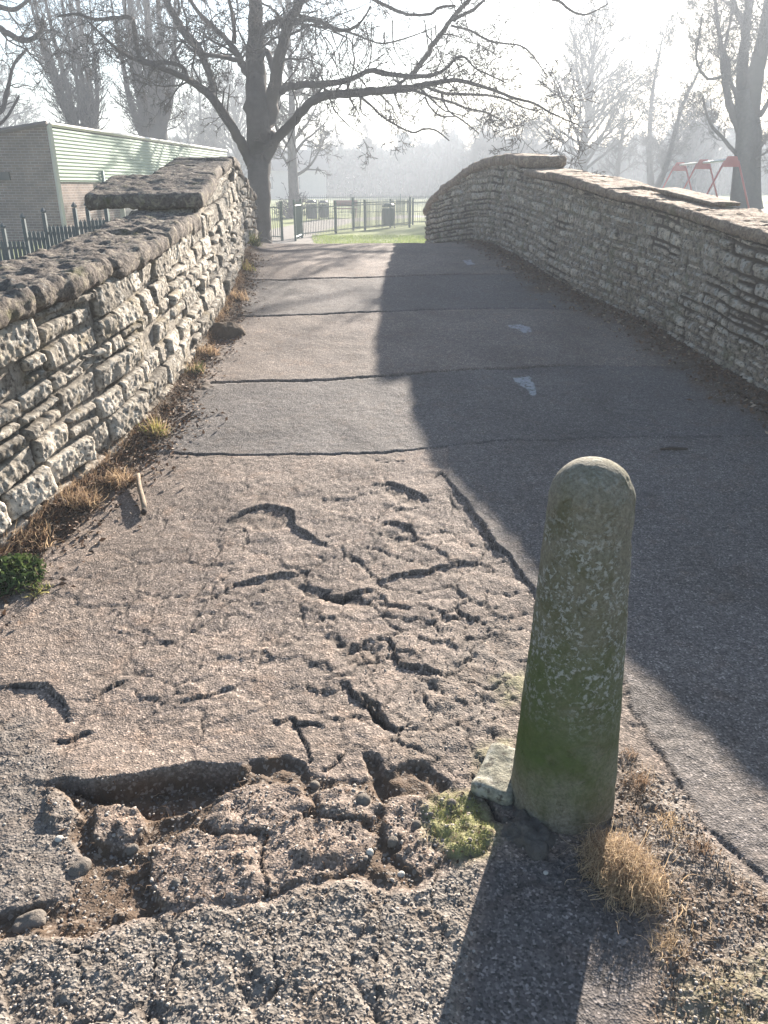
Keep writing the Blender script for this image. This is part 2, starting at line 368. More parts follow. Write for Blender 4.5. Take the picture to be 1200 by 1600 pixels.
# ------------------------------------------------------------------ the path over the bridge
P = lambda *q: [gp(*p) for p in q]
CR = [  # (polyline, half width, depth, lift of the far side)
 (P((345,822),(375,802),(412,790),(425,791),(456,799),(462,821),(500,846),(537,862)), .013, .030, .012),
 (P((328,933),(369,914),(400,905),(431,897),(456,896),(475,900)), .012, .026, .012),
 (P((587,764),(600,754),(617,755),(642,765),(660,777),(672,787)), .014, .026, .008),
 (P((595,824),(610,816),(642,821),(652,840),(675,850)), .010, .020, .006),
 (P((577,897),(590,905),(605,905),(620,896),(667,894),(682,885),(720,879),(735,877)), .013, .026, .010),
 (P((500,930),(537,935),(560,924),(587,922)), .020, .034, .010),
 (P((585,921),(597,932),(605,947),(635,951),(646,958)), .008, .016, .004),
 (P((671,752),(690,739),(699,749)), .010, .018, .004),
 (P((699,749),(710,770),(730,787),(734,800),(750,815),(762,838),(775,855),(795,868),(812,897),(835,925),(838,960)), .012, .022, .006),
 (P((752,850),(770,853),(795,867)), .014, .026, .006),
 (P((685,960),(710,965),(740,966),(757,962)), .009, .02, .006), (P((702,950),(725,960),(745,968)), .008, .016, .004),
 (P((678,958),(672,972),(689,991)), .006, .014, .002), (P((640,974),(672,974)), .005, .012, .002),
 (P((605,1001),(612,1000),(617,1020),(622,1035),(642,1042),(667,1044),(695,1057),(710,1049)), .012, .030, .010),
 (P((713,1040),(730,1030),(745,1014)), .009, .02, .006),
 (P((532,1065),(545,1069),(550,1085),(580,1112),(595,1126),(607,1138),(625,1142),(645,1134)), .013, .034, .012),
 (P((515,1008),(527,1020),(545,1021),(562,1010),(580,1002),(605,1001)), .009, .02, .006),
 (P((482,1036),(497,1042),(517,1044)), .008, .016, .003), (P((503,1048),(512,1030)), .006, .012, .002),
 (P((402,1025),(415,1016),(422,1025),(434,1026)), .009, .02, .003), (P((430,1003),(434,1008)), .008, .016, 0),
 (P((270,1103),(302,1090),(325,1086),(347,1077),(367,1072),(387,1050)), .009, .018, .006),
 (P((320,1100),(316,1120),(319,1145),(305,1167)), .009, .014, .0), (P((405,1132),(435,1130),(455,1117),(465,1130),(492,1131),(512,1137)), .010, .022, .006),
 (P((460,1118),(465,1135),(480,1172),(488,1205)), .011, .02, .004), (P((477,1072),(495,1079),(527,1081)), .009, .02, .005),
 (P((480,1113),(500,1110)), .008, .018, .004), (P((502,1207),(520,1195),(542,1175)), .009, .02, .004),
 (P((-30,1078),(30,1072),(70,1072),(92,1090),(107,1107),(101,1130)), .013, .030, .012),
 (P((132,1101),(160,1080),(180,1070),(200,1061)), .012, .026, .008), (P((82,1155),(100,1160),(135,1145),(162,1135)), .011, .024, .008),
 (P((212,1080),(225,1092),(245,1096)), .010, .02, .003), (P((660,1083),(675,1110)), .016, .02, .004), (P((650,1075),(652,1090),(650,1110)), .008, .016, .0),
 (P((590,1170),(600,1163),(622,1161)), .009, .018, .003), (P((700,1015),(715,990),(740,985)), .006, .012, .002),
 (P((340,870),(300,905),(262,915),(240,950),(228,1000),(205,1060)), .005, .010, .001), (P((262,880),(300,850),(345,822)), .005, .010, .001),
 (P((275,985),(300,1040),(330,1050),(372,1055)), .004, .008, 0), (P((372,990),(376,1040),(370,1075)), .004, .008, 0),
 (P((505,925),(498,960),(520,985),(515,1008)), .006, .013, .003), (P((640,720),(600,722),(560,722)), .007, .012, 0),
 (P((471,775),(476,768)), .010, .02, 0), (P((583,723),(588,716)), .010, .02, 0), (P((341,1044),(347,1042)), .012, .02, 0),
 (P((414,1303),(412,1360),(418,1400)), .009, .030, 0), (P((476,1265),(480,1300),(478,1345)), .006, .018, 0),
 (P((245,1428),(238,1470),(244,1530),(235,1620)), .014, .012, .002), (P((135,1465),(120,1510),(128,1620)), .010, .009, 0),
 (P((575,1378),(598,1430),(588,1500),(592,1620)), .012, .011, .003), (P((683,1350),(672,1400),(690,1460),(680,1520)), .010, .010, .002),
 (P((0,1478),(60,1472),(120,1490),(190,1486),(245,1470)), .009, .010, .002), (P((430,1412),(420,1470),(440,1520),(425,1600)), .006, .007, .001),
 (P((740,1210),(755,1235),(772,1270),(790,1290)), .016, .035, 0), (P((765,1300),(768,1340)), .010, .02, 0),
 (P((978,1050),(985,1110),(1040,1190),(1110,1300),(1160,1345),(1220,1380)), .010, .004, .0),
]
JO = [(P((384,438),(440,438),(500,436),(600,433),(740,428),(850,430)), .016, .022), (P((380,495),(470,492),(585,488),(700,483),(800,481),(930,486)), .014, .016),
      (P((330,598),(400,597),(470,595),(550,590),(630,585),(690,582),(750,577),(800,576),(880,573)), .016, .032), (P((880,573),(1000,573),(1150,580)), .006, .006),
      (P((270,706),(300,709),(430,711),(560,708),(640,704),(700,697),(800,690),(1000,684),(1300,680)), .009, .011)]
xs = np.arange(-2.95, 3.65, .006)
ys = [-3.0]
while ys[-1] < .62: ys.append(ys[-1]+.06)
ys[-1] = .62
while ys[-1] < 14.7: ys.append(ys[-1]+max(.0036, (.0040 if ys[-1] < 4 else .0024)*ys[-1]))
ys = np.array(ys); GX, GY = np.meshgrid(xs, ys); NY, NX = GX.shape
def ground_detail():
    H = Z0(GY).copy(); zc = np.zeros((NY, NX)); zs = np.zeros((NY, NX)); zm = np.zeros((NY, NX)); dark = np.zeros((NY, NX)); band = np.zeros((NY, NX)); paint = np.zeros((NY, NX))
    H += .016*fbm2(GX*.9, GY*.9, 3, 3)+.006*fbm2(GX*4, GY*4, 9, 3)
    H += .0022*fbm2(GX*30, GY*30, 21, 2)*(1-sst(3., 6., GY))
    wx = GX+.016*fbm2(GX*13, GY*13, 31, 5, .68); wy = GY+.016*fbm2(GX*13, GY*13, 37, 5, .68)
    jy = lambda i: np.interp(GX, *[np.array(q) for q in zip(*JO[i][0])])
    y1, y2, y3, y4 = jy(0), jy(1), jy(2), jy(4)
    e = .02
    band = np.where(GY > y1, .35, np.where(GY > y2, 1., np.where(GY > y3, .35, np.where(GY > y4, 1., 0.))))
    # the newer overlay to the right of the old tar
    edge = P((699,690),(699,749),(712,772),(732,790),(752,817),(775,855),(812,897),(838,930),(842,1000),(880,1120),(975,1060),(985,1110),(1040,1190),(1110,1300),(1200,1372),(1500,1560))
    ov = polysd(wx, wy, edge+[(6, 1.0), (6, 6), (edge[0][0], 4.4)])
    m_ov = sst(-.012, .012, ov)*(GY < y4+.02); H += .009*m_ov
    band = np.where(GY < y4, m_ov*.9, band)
    # patch of smoother tar below the post
    sh = polysd(wx, wy, P((770,1345),(900,1330),(1000,1390),(1040,1480),(1000,1560),(960,1700),(690,1700),(725,1560)))
    band = np.maximum(band, sst(-.02, .03, sh)*.9)
    near = GY < 4.6; ii = np.where(ys < 4.6)[0]; sl_ = slice(0, ii[-1]+1); X, Y = wx[sl_], wy[sl_]
    h = H[sl_]; d_ = dark[sl_]; s_ = zs[sl_]; c_ = zc[sl_]
    old = (1-m_ov[sl_])*(Y < y4[sl_])
    left_grey = polysd(X, Y, P((-300,1080),(60,1120),(90,1180),(160,1235),(150,1420),(-300,1480))); lg = sst(-.05, .08, left_grey)
    band[sl_] = np.maximum(band[sl_], lg*.55)
    soil = P((70,1222),(130,1224),(217,1214),(300,1194),(370,1198),(390,1187),(455,1182),(487,1212),(560,1222),(640,1195),(700,1228),(745,1235),(775,1290),(765,1340),(700,1350),(640,1392),(560,1375),(480,1380),(430,1408),(320,1413),(250,1425),(130,1468),(0,1475),(-80,1470),(0,1425),(105,1400),(135,1340),(70,1290))
    sd = polysd(X, Y, soil); ms = sst(-.004, .014, sd)
    lf_ = (1-sst(-.56, -.42, X))*sst(-1.02, -.88, X); drop = .006+.015*lf_; h -= ms*(drop+.013*fbm2(X*9, Y*9, 5, 5, .6)); s_[:] = np.maximum(s_, ms)
    lump = worley(X*16, Y*16, 71); h += ms*.014*np.clip(1-lump[0]*1.6, 0, 1)*(lump[2] > .45)
    for pg, dp in ((P((95,1222),(175,1228),(262,1208),(300,1195),(367,1199),(386,1216),(345,1240),(300,1262),(240,1272),(190,1258),(120,1238)), .048),
                   (P((386,1198),(455,1185),(472,1192),(487,1214),(480,1236),(430,1218)), .013), (P((568,1180),(592,1185),(612,1240),(598,1252),(576,1215)), .022),
                   (P((636,1190),(665,1195),(705,1226),(690,1240),(655,1215)), .016), (P((560,1085),(585,1100),(610,1138),(600,1142),(575,1118)), .012)):
        q = polysd(X, Y, pg); mq = sst(-.006, .010, q); h -= mq*dp*(1+.4*fbm2(X*14, Y*14, 8, 3)); s_[:] = np.maximum(s_, mq)
    # lip of old tar above the hollow
    lip, sdn, _ = segdist(X, Y, P((60,1222),(175,1226),(262,1207),(367,1197),(455,1182),(487,1212),(560,1222),(640,1195)))
    h += (1-ms)*(.003+.010*lf_)*np.exp(-lip/.10)*(sdn > 0)
    for k, (pg, top) in enumerate(((P((320,1282),(345,1245),(400,1225),(465,1235),(487,1262),(470,1282),(415,1300),(345,1305)), .052),
                       (P((240,1330),(300,1300),(345,1314),(410,1310),(413,1390),(400,1408),(330,1412),(265,1424),(238,1385)), .046),
                       (P((418,1305),(470,1284),(560,1292),(585,1312),(575,1345),(540,1360),(480,1375),(420,1398)), .046),
                       (P((495,1240),(550,1235),(590,1262),(580,1284),(505,1275)), .032), (P((150,1265),(205,1256),(226,1290),(200,1325),(150,1310)), .045),
                       (P((605,1250),(665,1245),(680,1290),(640,1330),(600,1310)), .03), (P((20,1240),(90,1236),(130,1280),(70,1330),(10,1310)), .03),
                       (P((0,1345),(90,1338),(105,1390),(40,1420),(-40,1410)), .02), (P((620,1340),(670,1310),(700,1335),(660,1370)), .03))):
        q = polysd(X, Y, pg); q = q+.011; mq = sst(-.004, .011, q)*ms; dome = np.clip(q/.05, 0, 1)**.5
        h += mq*(top*.09+drop*.9+.007*dome+.006*fbm2(X*14+k, Y*14, 50+k, 5, .6)); s_[:] = s_*(1-.9*sst(.0, .018, q))
        cc = worley(X*24+k, Y*24, 90+k); h -= mq*.006*(1-sst(0, .07, cc[1]-cc[0]))
    # exposed-aggregate apron in front
    ap = P((-400,1478),(0,1474),(60,1452),(130,1470),(250,1426),(320,1415),(430,1410),(480,1381),(560,1376),(640,1394),(700,1352),(765,1345),(740,1450),(720,1600),(700,1900))+[(-1.5, .3), (-3, .3)]
    qa = polysd(X, Y, ap); ma = sst(-.01, .03, qa)
    rp = P((965,1170),(1010,1185),(1060,1225),(1110,1310),(1200,1385),(1500,1580))+[(4, .2), (.35, .2)]+P((1005,1565),(1042,1480),(1000,1390),(960,1320))
    qr = polysd(X, Y, rp); mr = sst(-.02, .04, qr)
    co = np.maximum(ma, mr*.75); co = np.maximum(co, lg*.6); c_[:] = co
    s_[:] = np.maximum(s_, mr*sst(-.15, .35, fbm2(X*6, Y*6, 61, 4))*.9)
    pb = worley(X*100, Y*100, 101); pb2 = worley(X*52, Y*52, 103)
    h += co*(.0042*np.sqrt(np.clip(1-pb[0]*1.25, 0, 1))*(.4+pb[2])+.0036*np.sqrt(np.clip(1-pb2[0]*1.3, 0, 1))*(pb2[2] > .5)+.009*fbm2(X*11, Y*11, 41, 4))
    ck = worley(X*3.6+.4*fbm2(X*5, Y*5, 66, 3), Y*3.6+.4*fbm2(X*5, Y*5, 67, 3), 107); gap = 1-sst(.0, .07, ck[1]-ck[0])
    h += ma*(.008*ck[2]-.007*gap*sst(-.2, .2, fbm2(X*3, Y*3, 68, 2))); s_[:] = np.maximum(s_, ma*gap*.45)
    h += mr*.02*fbm2(X*8, Y*8, 43, 4)
    # wrinkled, crazed old tar
    w1 = worley(X*5.5, Y*5.5, 111); w2 = worley(X*15+fbm2(X*9, Y*9, 12), Y*15, 113)
    cz = sst(-.1, .45, fbm2(X*1.8, Y*1.8, 77, 3)+.25*sst(3.4, 1.9, Y))
    ax_, ay_ = X+.05*fbm2(X*6, Y*6, 120, 4, .6), Y+.05*fbm2(X*6, Y*6, 121, 4, .6)
    cen = np.exp(-(((X+.05)/1.1)**2+((Y-2.75)/1.15)**2)**2)               # the tar is worst in the middle
    v0 = worley(ax_*3.0, ay_*3.6, 131); v1 = worley(ax_*6.5, ay_*8, 133); v2 = worley(ax_*15, ay_*18, 135)
    e0, e1, e2 = [v[1]-v[0] for v in (v0, v1, v2)]; mk1 = sst(-.25, .15, fbm2(X*2.5, Y*2.5, 78, 3)+.45*(cen-.5)); mk2 = sst(-.05, .3, fbm2(X*3.1, Y*3.1, 79, 3)+.5*(cen-.6))
    l0 = (1-sst(.006, .035, e0))*(.25+.75*mk1); l1 = (1-sst(.01, .055, e1))*mk1; l2 = (1-sst(.01, .09, e2))*mk2
    oldm = old*(1-ms)*(1-ma)*(1-mr)
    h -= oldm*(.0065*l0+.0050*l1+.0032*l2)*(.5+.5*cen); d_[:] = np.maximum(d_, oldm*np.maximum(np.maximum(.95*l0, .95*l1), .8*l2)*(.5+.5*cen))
    tl = ((v1[2]-.5)*(ay_*8-np.round(ay_*8))+(v1[2]*7.7 % 1-.5)*(ax_*6.5-np.round(ax_*6.5)))
    h += oldm*cen*(.0080*(v1[2]-.5)*sst(0, .06, e1)+.0022*(v2[2]-.5)*sst(0, .08, e2)*mk2)+oldm*(.005*fbm2(X*7, Y*7, 14, 4)*(.35+.6*cen)+.0018*fbm2(X*60, Y*60, 16, 2)*(1-sst(2.2, 3.4, Y)))
    rough = polysd(X, Y, P((640,1060),(800,960),(835,1000),(800,1160),(740,1210),(620,1200),(600,1150))); mr2 = sst(-.05, .08, rough)
    h += mr2*.009*fbm2(X*16, Y*16, 17, 4); c_[:] = np.maximum(c_, mr2*.35); s_[:] = np.maximum(s_, mr2*.35*sst(0, .4, fbm2(X*12, Y*12, 18, 3)))
    for pg, dp in ((P((595,762),(617,758),(645,772),(668,790),(640,790),(610,780)), .007), (P((600,828),(640,824),(655,845),(640,860),(605,852)), .007),
                   (P((360,815),(410,798),(452,806),(455,822),(400,830)), .006), (P((600,632),(640,628),(690,640),(660,652),(615,648)), .012), (P((450,905),(540,935),(600,935),(560,950),(480,930)), .01),
                   (P((500,985),(560,1012),(600,1008),(590,1035),(540,1040)), .008)):
        q = polysd(X, Y, pg); k_ = sst(-.02, .03, q); h -= k_*dp*(1+.9*fbm2(X*24, Y*24, 19, 4)); s_[:] = np.maximum(s_, k_*.35)
    for pl, w, dp, lf in CR:
        a = np.array(pl); x0, y0 = a.min(0)-.25; x1, y1_ = a.max(0)+.25
        r0, r1 = np.searchsorted(ys, [y0, y1_]); k0, k1 = np.searchsorted(xs, [x0, x1]); r1 = min(r1, h.shape[0])
        if r1 <= r0 or k1 <= k0: continue
        S = (slice(r0, r1), slice(k0, k1)); d, sd2, tt = segdist(X[S], Y[S], pl)
        ww = .50*w*(.25+1.3*vn2(X[S]*9, Y[S]*9, 5))*(.25+.75*np.minimum(1, 3*np.minimum(tt, 1-tt)+.05)); far = sd2 > 0
        g = np.where(far, 1-sst(.0, .45, d/ww), 1-sst(0, 1.0, d/ww)); h[S] -= dp*.62*g
        en = np.minimum(1, 4*np.minimum(tt, 1-tt)); h[S] -= .22*dp*(1-g)*np.exp(-d/.05)*(~far)*en*(dp > .015)
        if lf: h[S] += .8*lf*np.exp(-d/.11)*far*en*(1-g)
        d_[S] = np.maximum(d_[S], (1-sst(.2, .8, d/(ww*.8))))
    for pl, w, dp in JO:
        d, sd2, tt = segdist(wx, wy, pl); ww = w*(.65+.7*vn2(GX*5, GY*5, 6))*1.05; g = 1-sst(.25, 1., d/ww)
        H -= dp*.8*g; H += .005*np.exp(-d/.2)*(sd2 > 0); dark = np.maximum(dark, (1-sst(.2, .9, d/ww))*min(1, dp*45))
    # moss, paint, dirt at the foot of the walls
    for pg, st in ((P((668,1262),(700,1240),(745,1245),(775,1300),(760,1335),(715,1345),(672,1310)), 1.), (P((770,1060),(830,1045),(830,1090),(790,1100)), .55), (P((745,1170),(800,1150),(800,1230),(750,1220)), .5), (P((1060,1540),(1200,1480),(1200,1640),(1050,1640)), .3)):
        q = polysd(wx, wy, pg); k = sst(-.04, .03, q)*st; zm = np.maximum(zm, k); H += k*.010*(.6+fbm2(GX*40, GY*40, 55, 3))
    for pg in (P((793,508),(812,509),(829,513),(831,521),(818,522),(806,515),(797,514)), P((801,592),(815,590),(828,588),(830,596),(834,602),(838,612),(836,620),(828,618),(822,608),(812,605),(805,599)),
               P((723,408),(735,407),(742,413),(730,415))):
        q = polysd(GX+.012*fbm2(GX*30, GY*30, 8, 2), GY+.02*fbm2(GX*30, GY*30, 9, 2), pg); paint = np.maximum(paint, sst(-.004, .004, q)*.85)
    dl = GX-XL(GY); dr = XR(GY)-GX; nz = fbm2(GX*5, GY*5, 91, 4)
    ml = (1-sst(.10, .24, dl-.10*(1-sst(3.6, 5, GY))+.16*nz))*(GY > 2); mrr = (1-sst(.24, .42, dr+.22*nz))*(GY > 3)
    zs = np.maximum(zs, np.maximum(ml, mrr*.9)); H += .028*(1-sst(0, .25, dl+.1*nz))+.026*(1-sst(0, .42, dr+.1*nz))+(ml+mrr)*.012*fbm2(GX*22, GY*22, 92, 3)
    H -= .05*np.exp(-((GX-.485)**2+(GY-1.64)**2)/.02)*0
    return H, zc, zs, zm, dark, band, paint
GH, zc, zs, zm, dark, band, paint = ground_detail()
def gz(x, y):
    i = int(np.clip(np.searchsorted(ys, y), 1, NY-1)); j = int(np.clip(round((x-xs[0])/.006), 0, NX-1)); return float(GH[i, j])
def gzv(x, y):
    i = np.clip(np.searchsorted(ys, y), 1, NY-1); j = np.clip(np.round((np.asarray(x)-xs[0])/.006).astype(int), 0, NX-1); return GH[i, j]
keep = (GX > XL(GY)-.26) & (GX < XR(GY)+.26); kf = keep[:-1, :-1] & keep[1:, :-1] & keep[:-1, 1:] & keep[1:, 1:]
idx = np.arange(NY*NX).reshape(NY, NX); F4 = np.stack([idx[:-1, :-1], idx[:-1, 1:], idx[1:, 1:], idx[1:, :-1]], -1)[kf]
used = np.unique(F4); rm = np.full(NY*NX, -1); rm[used] = np.arange(len(used))
V = np.stack([GX, GY, GH], -1).reshape(-1, 3)[used]
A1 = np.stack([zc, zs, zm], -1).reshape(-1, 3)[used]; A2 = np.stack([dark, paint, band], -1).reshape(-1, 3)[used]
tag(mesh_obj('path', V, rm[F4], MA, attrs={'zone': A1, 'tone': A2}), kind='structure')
del V, A1, A2, F4, zc, zs, zm, dark, band, paint

# ------------------------------------------------------------------ park ground, one sheet to the far treeline
def zt(X, Y):
    X = np.asarray(X, float); Y = np.asarray(Y, float)
    ch = -1.2*np.exp(-((Y-9.5)/2.6)**2)*sst(0, .9, np.maximum(XL(Y)-.5-X, X-XR(Y)-.5))
    inside = (X > XL(Y)-.8) & (X < XR(Y)+.8)
    nearz = np.where(inside, np.minimum(Z0(Y)-.25, 0)-.12, ch-.02)
    cx = -.6-.15*(Y-13); fall = 1-sst(2.8, 6.5, np.abs(X-cx))
    farz = Z0(Y)*np.where(Y < 26, fall, 1)+.006*np.clip(Y-30, 0, 70)*sst(5, 25, X)*.9
    k = sst(13.9, 14.5, Y); return nearz*(1-k)+farz*k
ax = np.concatenate([-np.geomspace(140, 6, 40), np.arange(-5.8, 6, .2), np.geomspace(6, 140, 40)]); ay = np.concatenate([np.arange(-18, 13, .6), np.arange(13, 30, .2), np.geomspace(30, 290, 70)])
TX, TY = np.meshgrid(ax, ay); TZ = zt(TX, TY)+.02*fbm2(TX*1.2, TY*1.2, 4, 3)*(TY > 15)
pth = P((405,386))+[]
PW = [(-.55, 13.6), (-1.3, 16.5), (-2.4, 20), (-3.1, 24.5), (-3.6, 30), (-2.5, 40), (2, 46), (14, 50), (40, 58)]
pd_, _, _ = segdist(TX, TY, PW); pw = np.where(TY < 18, 1.25, .95); pm = (1-sst(0, .35, pd_-pw))*(TY > 13.5)
i2 = np.arange(TX.size).reshape(TX.shape); TF = np.stack([i2[:-1, :-1], i2[:-1, 1:], i2[1:, 1:], i2[1:, :-1]], -1).reshape(-1, 4)
tag(mesh_obj('ground', np.stack([TX, TY, TZ], -1).reshape(-1, 3), TF, MG, attrs={'zone': np.stack([pm, (TY < 13.8)*.8+.0*TX, pm*0], -1).reshape(-1, 3)}), kind='structure')

# ------------------------------------------------------------------ stone parapets
def masonry(name, side, y0, y1, ds, dh, parent, mat, seed, hs):
    rg = np.random.RandomState(seed); X0, TP = (XL, topL) if side < 0 else (XR, topR)
    yy = np.arange(y0, y1, ds*.97); xx = X0(yy); sarc = np.concatenate([[0], np.cumsum(np.hypot(np.diff(yy), np.diff(xx)))])
    hh = np.arange(-.12, 1.22, dh); S, Hh = np.meshgrid(sarc, hh); base = Z0(yy); tp = TP(yy)-.085
    tx = np.gradient(xx, yy); ln = np.hypot(1, tx); nx, ny = (1/ln, -tx/ln) if side < 0 else (-1/ln, tx/ln)
    cb = [-.3]
    while cb[-1] < 1.6: cb.append(cb[-1]+rg.uniform(*hs))
    cb = np.array(cb)
    wq = .75 if side < 0 else .6; hw = Hh+.024*fbm2(S*2.2, Hh*2, seed, 3)+.009*wq*fbm2(S*14, Hh*14, seed+1, 3, .6); sw = S+.013*fbm2(S*8, Hh*8, seed+2, 4, .6)
    ci = np.clip(np.searchsorted(cb, hw)-1, 0, len(cb)-2); disp = np.zeros_like(S); tone = np.zeros_like(S); t2 = np.zeros_like(S); joint = np.ones_like(S)
    for c in range(len(cb)-1):
        mk = ci == c
        if not mk.any(): continue
        hc = cb[c+1]-cb[c]; sb = [-.3-rg.rand()*.2]
        while sb[-1] < sarc[-1]+.4: sb.append(sb[-1]+hc*rg.uniform(.8, 2.9))
        sb = np.array(sb); n = len(sb)
        s = sw[mk]; h = hw[mk]-cb[c]; j = np.clip(np.searchsorted(sb, s)-1, 0, n-2)
        sp = (rg.rand(n) < .28*(hc > .085)); fr = rg.uniform(.38, .62, n); upper = sp[j] & (h > fr[j]*hc)
        lo = np.where(sp[j] & upper, fr[j]*hc, 0); hi = np.where(sp[j] & ~upper, fr[j]*hc, hc); sid = j*2+upper
        pr = rg.uniform(.012, .042, 2*n)*(1 if side < 0 else .6); pr[rg.rand(2*n) < .06] = -.010; ta = rg.uniform(-.12, .12, 2*n); tb = rg.uniform(-.2, .2, 2*n); tn = rg.rand(2*n); tn2 = rg.rand(2*n)
        a = (sb[j+1]-sb[j])/2; b = (hi-lo)/2; sc_ = (sb[j+1]+sb[j])/2; hc_ = (hi+lo)/2; g = .005+.006*vn2(s*5, h*5, 3); r = .021 if side < 0 else .014
        qx = np.abs(s-sc_)-(a-g-r); qy = np.abs(h-hc_)-(b-g-r); d = -(np.hypot(np.maximum(qx, 0), np.maximum(qy, 0))+np.minimum(np.maximum(qx, qy), 0)-r)
        pf = sst(-.002, .013, d); dome = np.sqrt(np.clip(d/.045, 0, 1))
        dd = pr[sid]+ta[sid]*(s-sc_)+tb[sid]*(h-hc_)+.007*dome
        disp[mk] = pf*dd-(1-pf)*.013; tone[mk] = tn[sid]; t2[mk] = tn2[sid]; joint[mk] = 1-sst(.1, .7, pf)
    rough = fbm2(S*16, Hh*16, seed+7, 5, .66)*.010+fbm2(S*60, Hh*60, seed+8, 3, .7)*.006; rough -= .004*sst(.25, .5, fbm2(S*26, Hh*26, seed+15, 3))
    fill = sst(.1, .5, fbm2(S*1.6, Hh*2.4, seed+12, 3)); disp = disp*(1-joint)+joint*(disp*(1-fill)+fill*.008)   # some joints are pointed flush
    disp += rough*(1-.5*joint)+.020*fbm2(S*1.1, Hh*1.6, seed+9, 2)
    Hc = np.minimum(Hh, (tp-base)[None, :]); Z = base[None, :]+Hc
    Vx = xx[None, :]+nx[None, :]*disp; Vy = yy[None, :]+ny[None, :]*disp
    i = np.arange(S.size).reshape(S.shape); okc = (Hh[:-1] < (tp-base)[None, :]); okc = okc[:, :-1] & okc[:, 1:]
    q = [i[:-1, :-1], i[:-1, 1:], i[1:, 1:], i[1:, :-1]]
    if side < 0: q = q[::-1]
    Fq = np.stack(q, -1)[okc]; us = np.unique(Fq); r_ = np.full(S.size, -1); r_[us] = np.arange(len(us))
    return mesh_obj(name, np.stack([Vx, Vy, Z], -1).reshape(-1, 3)[us], r_[Fq], mat, parent, attrs={'stone': np.stack([tone, joint, t2], -1).reshape(-1, 3)[us]})
def core(side, y0, y1, parent, mat, th=.44):
    X0, TP = (XL, topL) if side < 0 else (XR, topR); yy = np.arange(y0, y1+.001, .15); xx = X0(yy); sg = -1 if side < 0 else 1
    V = []; Fc = []
    for k, (x, y) in enumerate(zip(xx, yy)):
        b = -1.4; t = float(TP(y))-.09
        for (ox, z) in ((.0+.012, b), (.0+.012, t), (th, t), (th, b)): V.append((x+sg*ox, y, z))
    n = len(yy)
    for k in range(n-1):
        for j in range(4): Fc.append((4*k+j, 4*k+(j+1) % 4, 4*k+4+(j+1) % 4, 4*k+4+j))
    Fc += [(3, 2, 1, 0), (4*n-4, 4*n-3, 4*n-2, 4*n-1)]
    o = mesh_obj('rubble_core', V, Fc, mat, parent, smooth=False, attrs={'stone': np.full((len(V), 3), .4)}); return o
def lump(L, Wd, T, res, seed, k=5, amp=.02, nsc=6, amp2=.004):
    """rounded rough block, centred"""
    def ax_(n): return np.linspace(-1, 1, n)
    nl, nw, nt = [max(3, int(q/res)+1) for q in (L, Wd, T)]; Vs = []; Fs = []; off = 0
    for (a, b, c, na, nb) in ((0, 1, 2, nl, nw), (1, 2, 0, nw, nt), (0, 2, 1, nl, nt)):
        for sg in (-1, 1):
            u, v = np.meshgrid(ax_(na), ax_(nb), indexing='ij'); p = np.zeros((na*nb, 3)); p[:, a] = u.ravel(); p[:, b] = v.ravel(); p[:, c] = sg
            i = np.arange(na*nb).reshape(na, nb)+off; q = [i[:-1, :-1], i[1:, :-1], i[1:, 1:], i[:-1, 1:]]
            par = 1 if (a, b, c) != (0, 2, 1) else -1
            if sg*par < 0: q = q[::-1]
            Vs.append(p); Fs.append(np.stack(q, -1).reshape(-1, 4)); off += na*nb
    Vv = np.concatenate(Vs); Ff = np.concatenate(Fs); key = np.round(Vv*1e5).astype(np.int64); _, fi, inv = np.unique(key, axis=0, return_index=True, return_inverse=True)
    Vv = Vv[fi]; Ff = inv.ravel()[Ff]
    sc = np.array([L, Wd, T])/2; rr = min(sc)*2/k          # round the corners by a radius, not by proportion
    p = Vv*sc; inner = np.clip(p, -(sc-rr), sc-rr); dl = p-inner; ln = np.linalg.norm(dl, axis=1, keepdims=True); p = inner+np.where(ln > 0, dl/np.maximum(ln, 1e-9)*rr, 0)
    nrm = p/sc**2; nrm /= np.linalg.norm(nrm, axis=1, keepdims=True)+1e-9
    o = np.array([seed*3.1, seed*1.7, seed*.9]) % 97
    p = p+nrm*(amp*fbm3(p*nsc+o, seed, 4, .55)+amp2*fbm3(p*40+o, seed+5, 3))[:, None]
    return p, Ff
def place(p, c, ez, tilt=0, roll=0):
    """local x along the wall at heading ez (angle from +Y, radians), tilt = rise along it"""
    d = np.array([sin(ez), cos(ez), 0]); up = np.array([0, 0, 1.]); r = np.cross(d, up)
    d2 = d*cos(tilt)+up*sin(tilt); u2 = -d*sin(tilt)+up*cos(tilt)
    r2 = r*cos(roll)+u2*sin(roll); u3 = -r*sin(roll)+u2*cos(roll)
    return p[:, :1]*d2-p[:, 1:2]*r2+p[:, 2:]*u3+np.array(c)
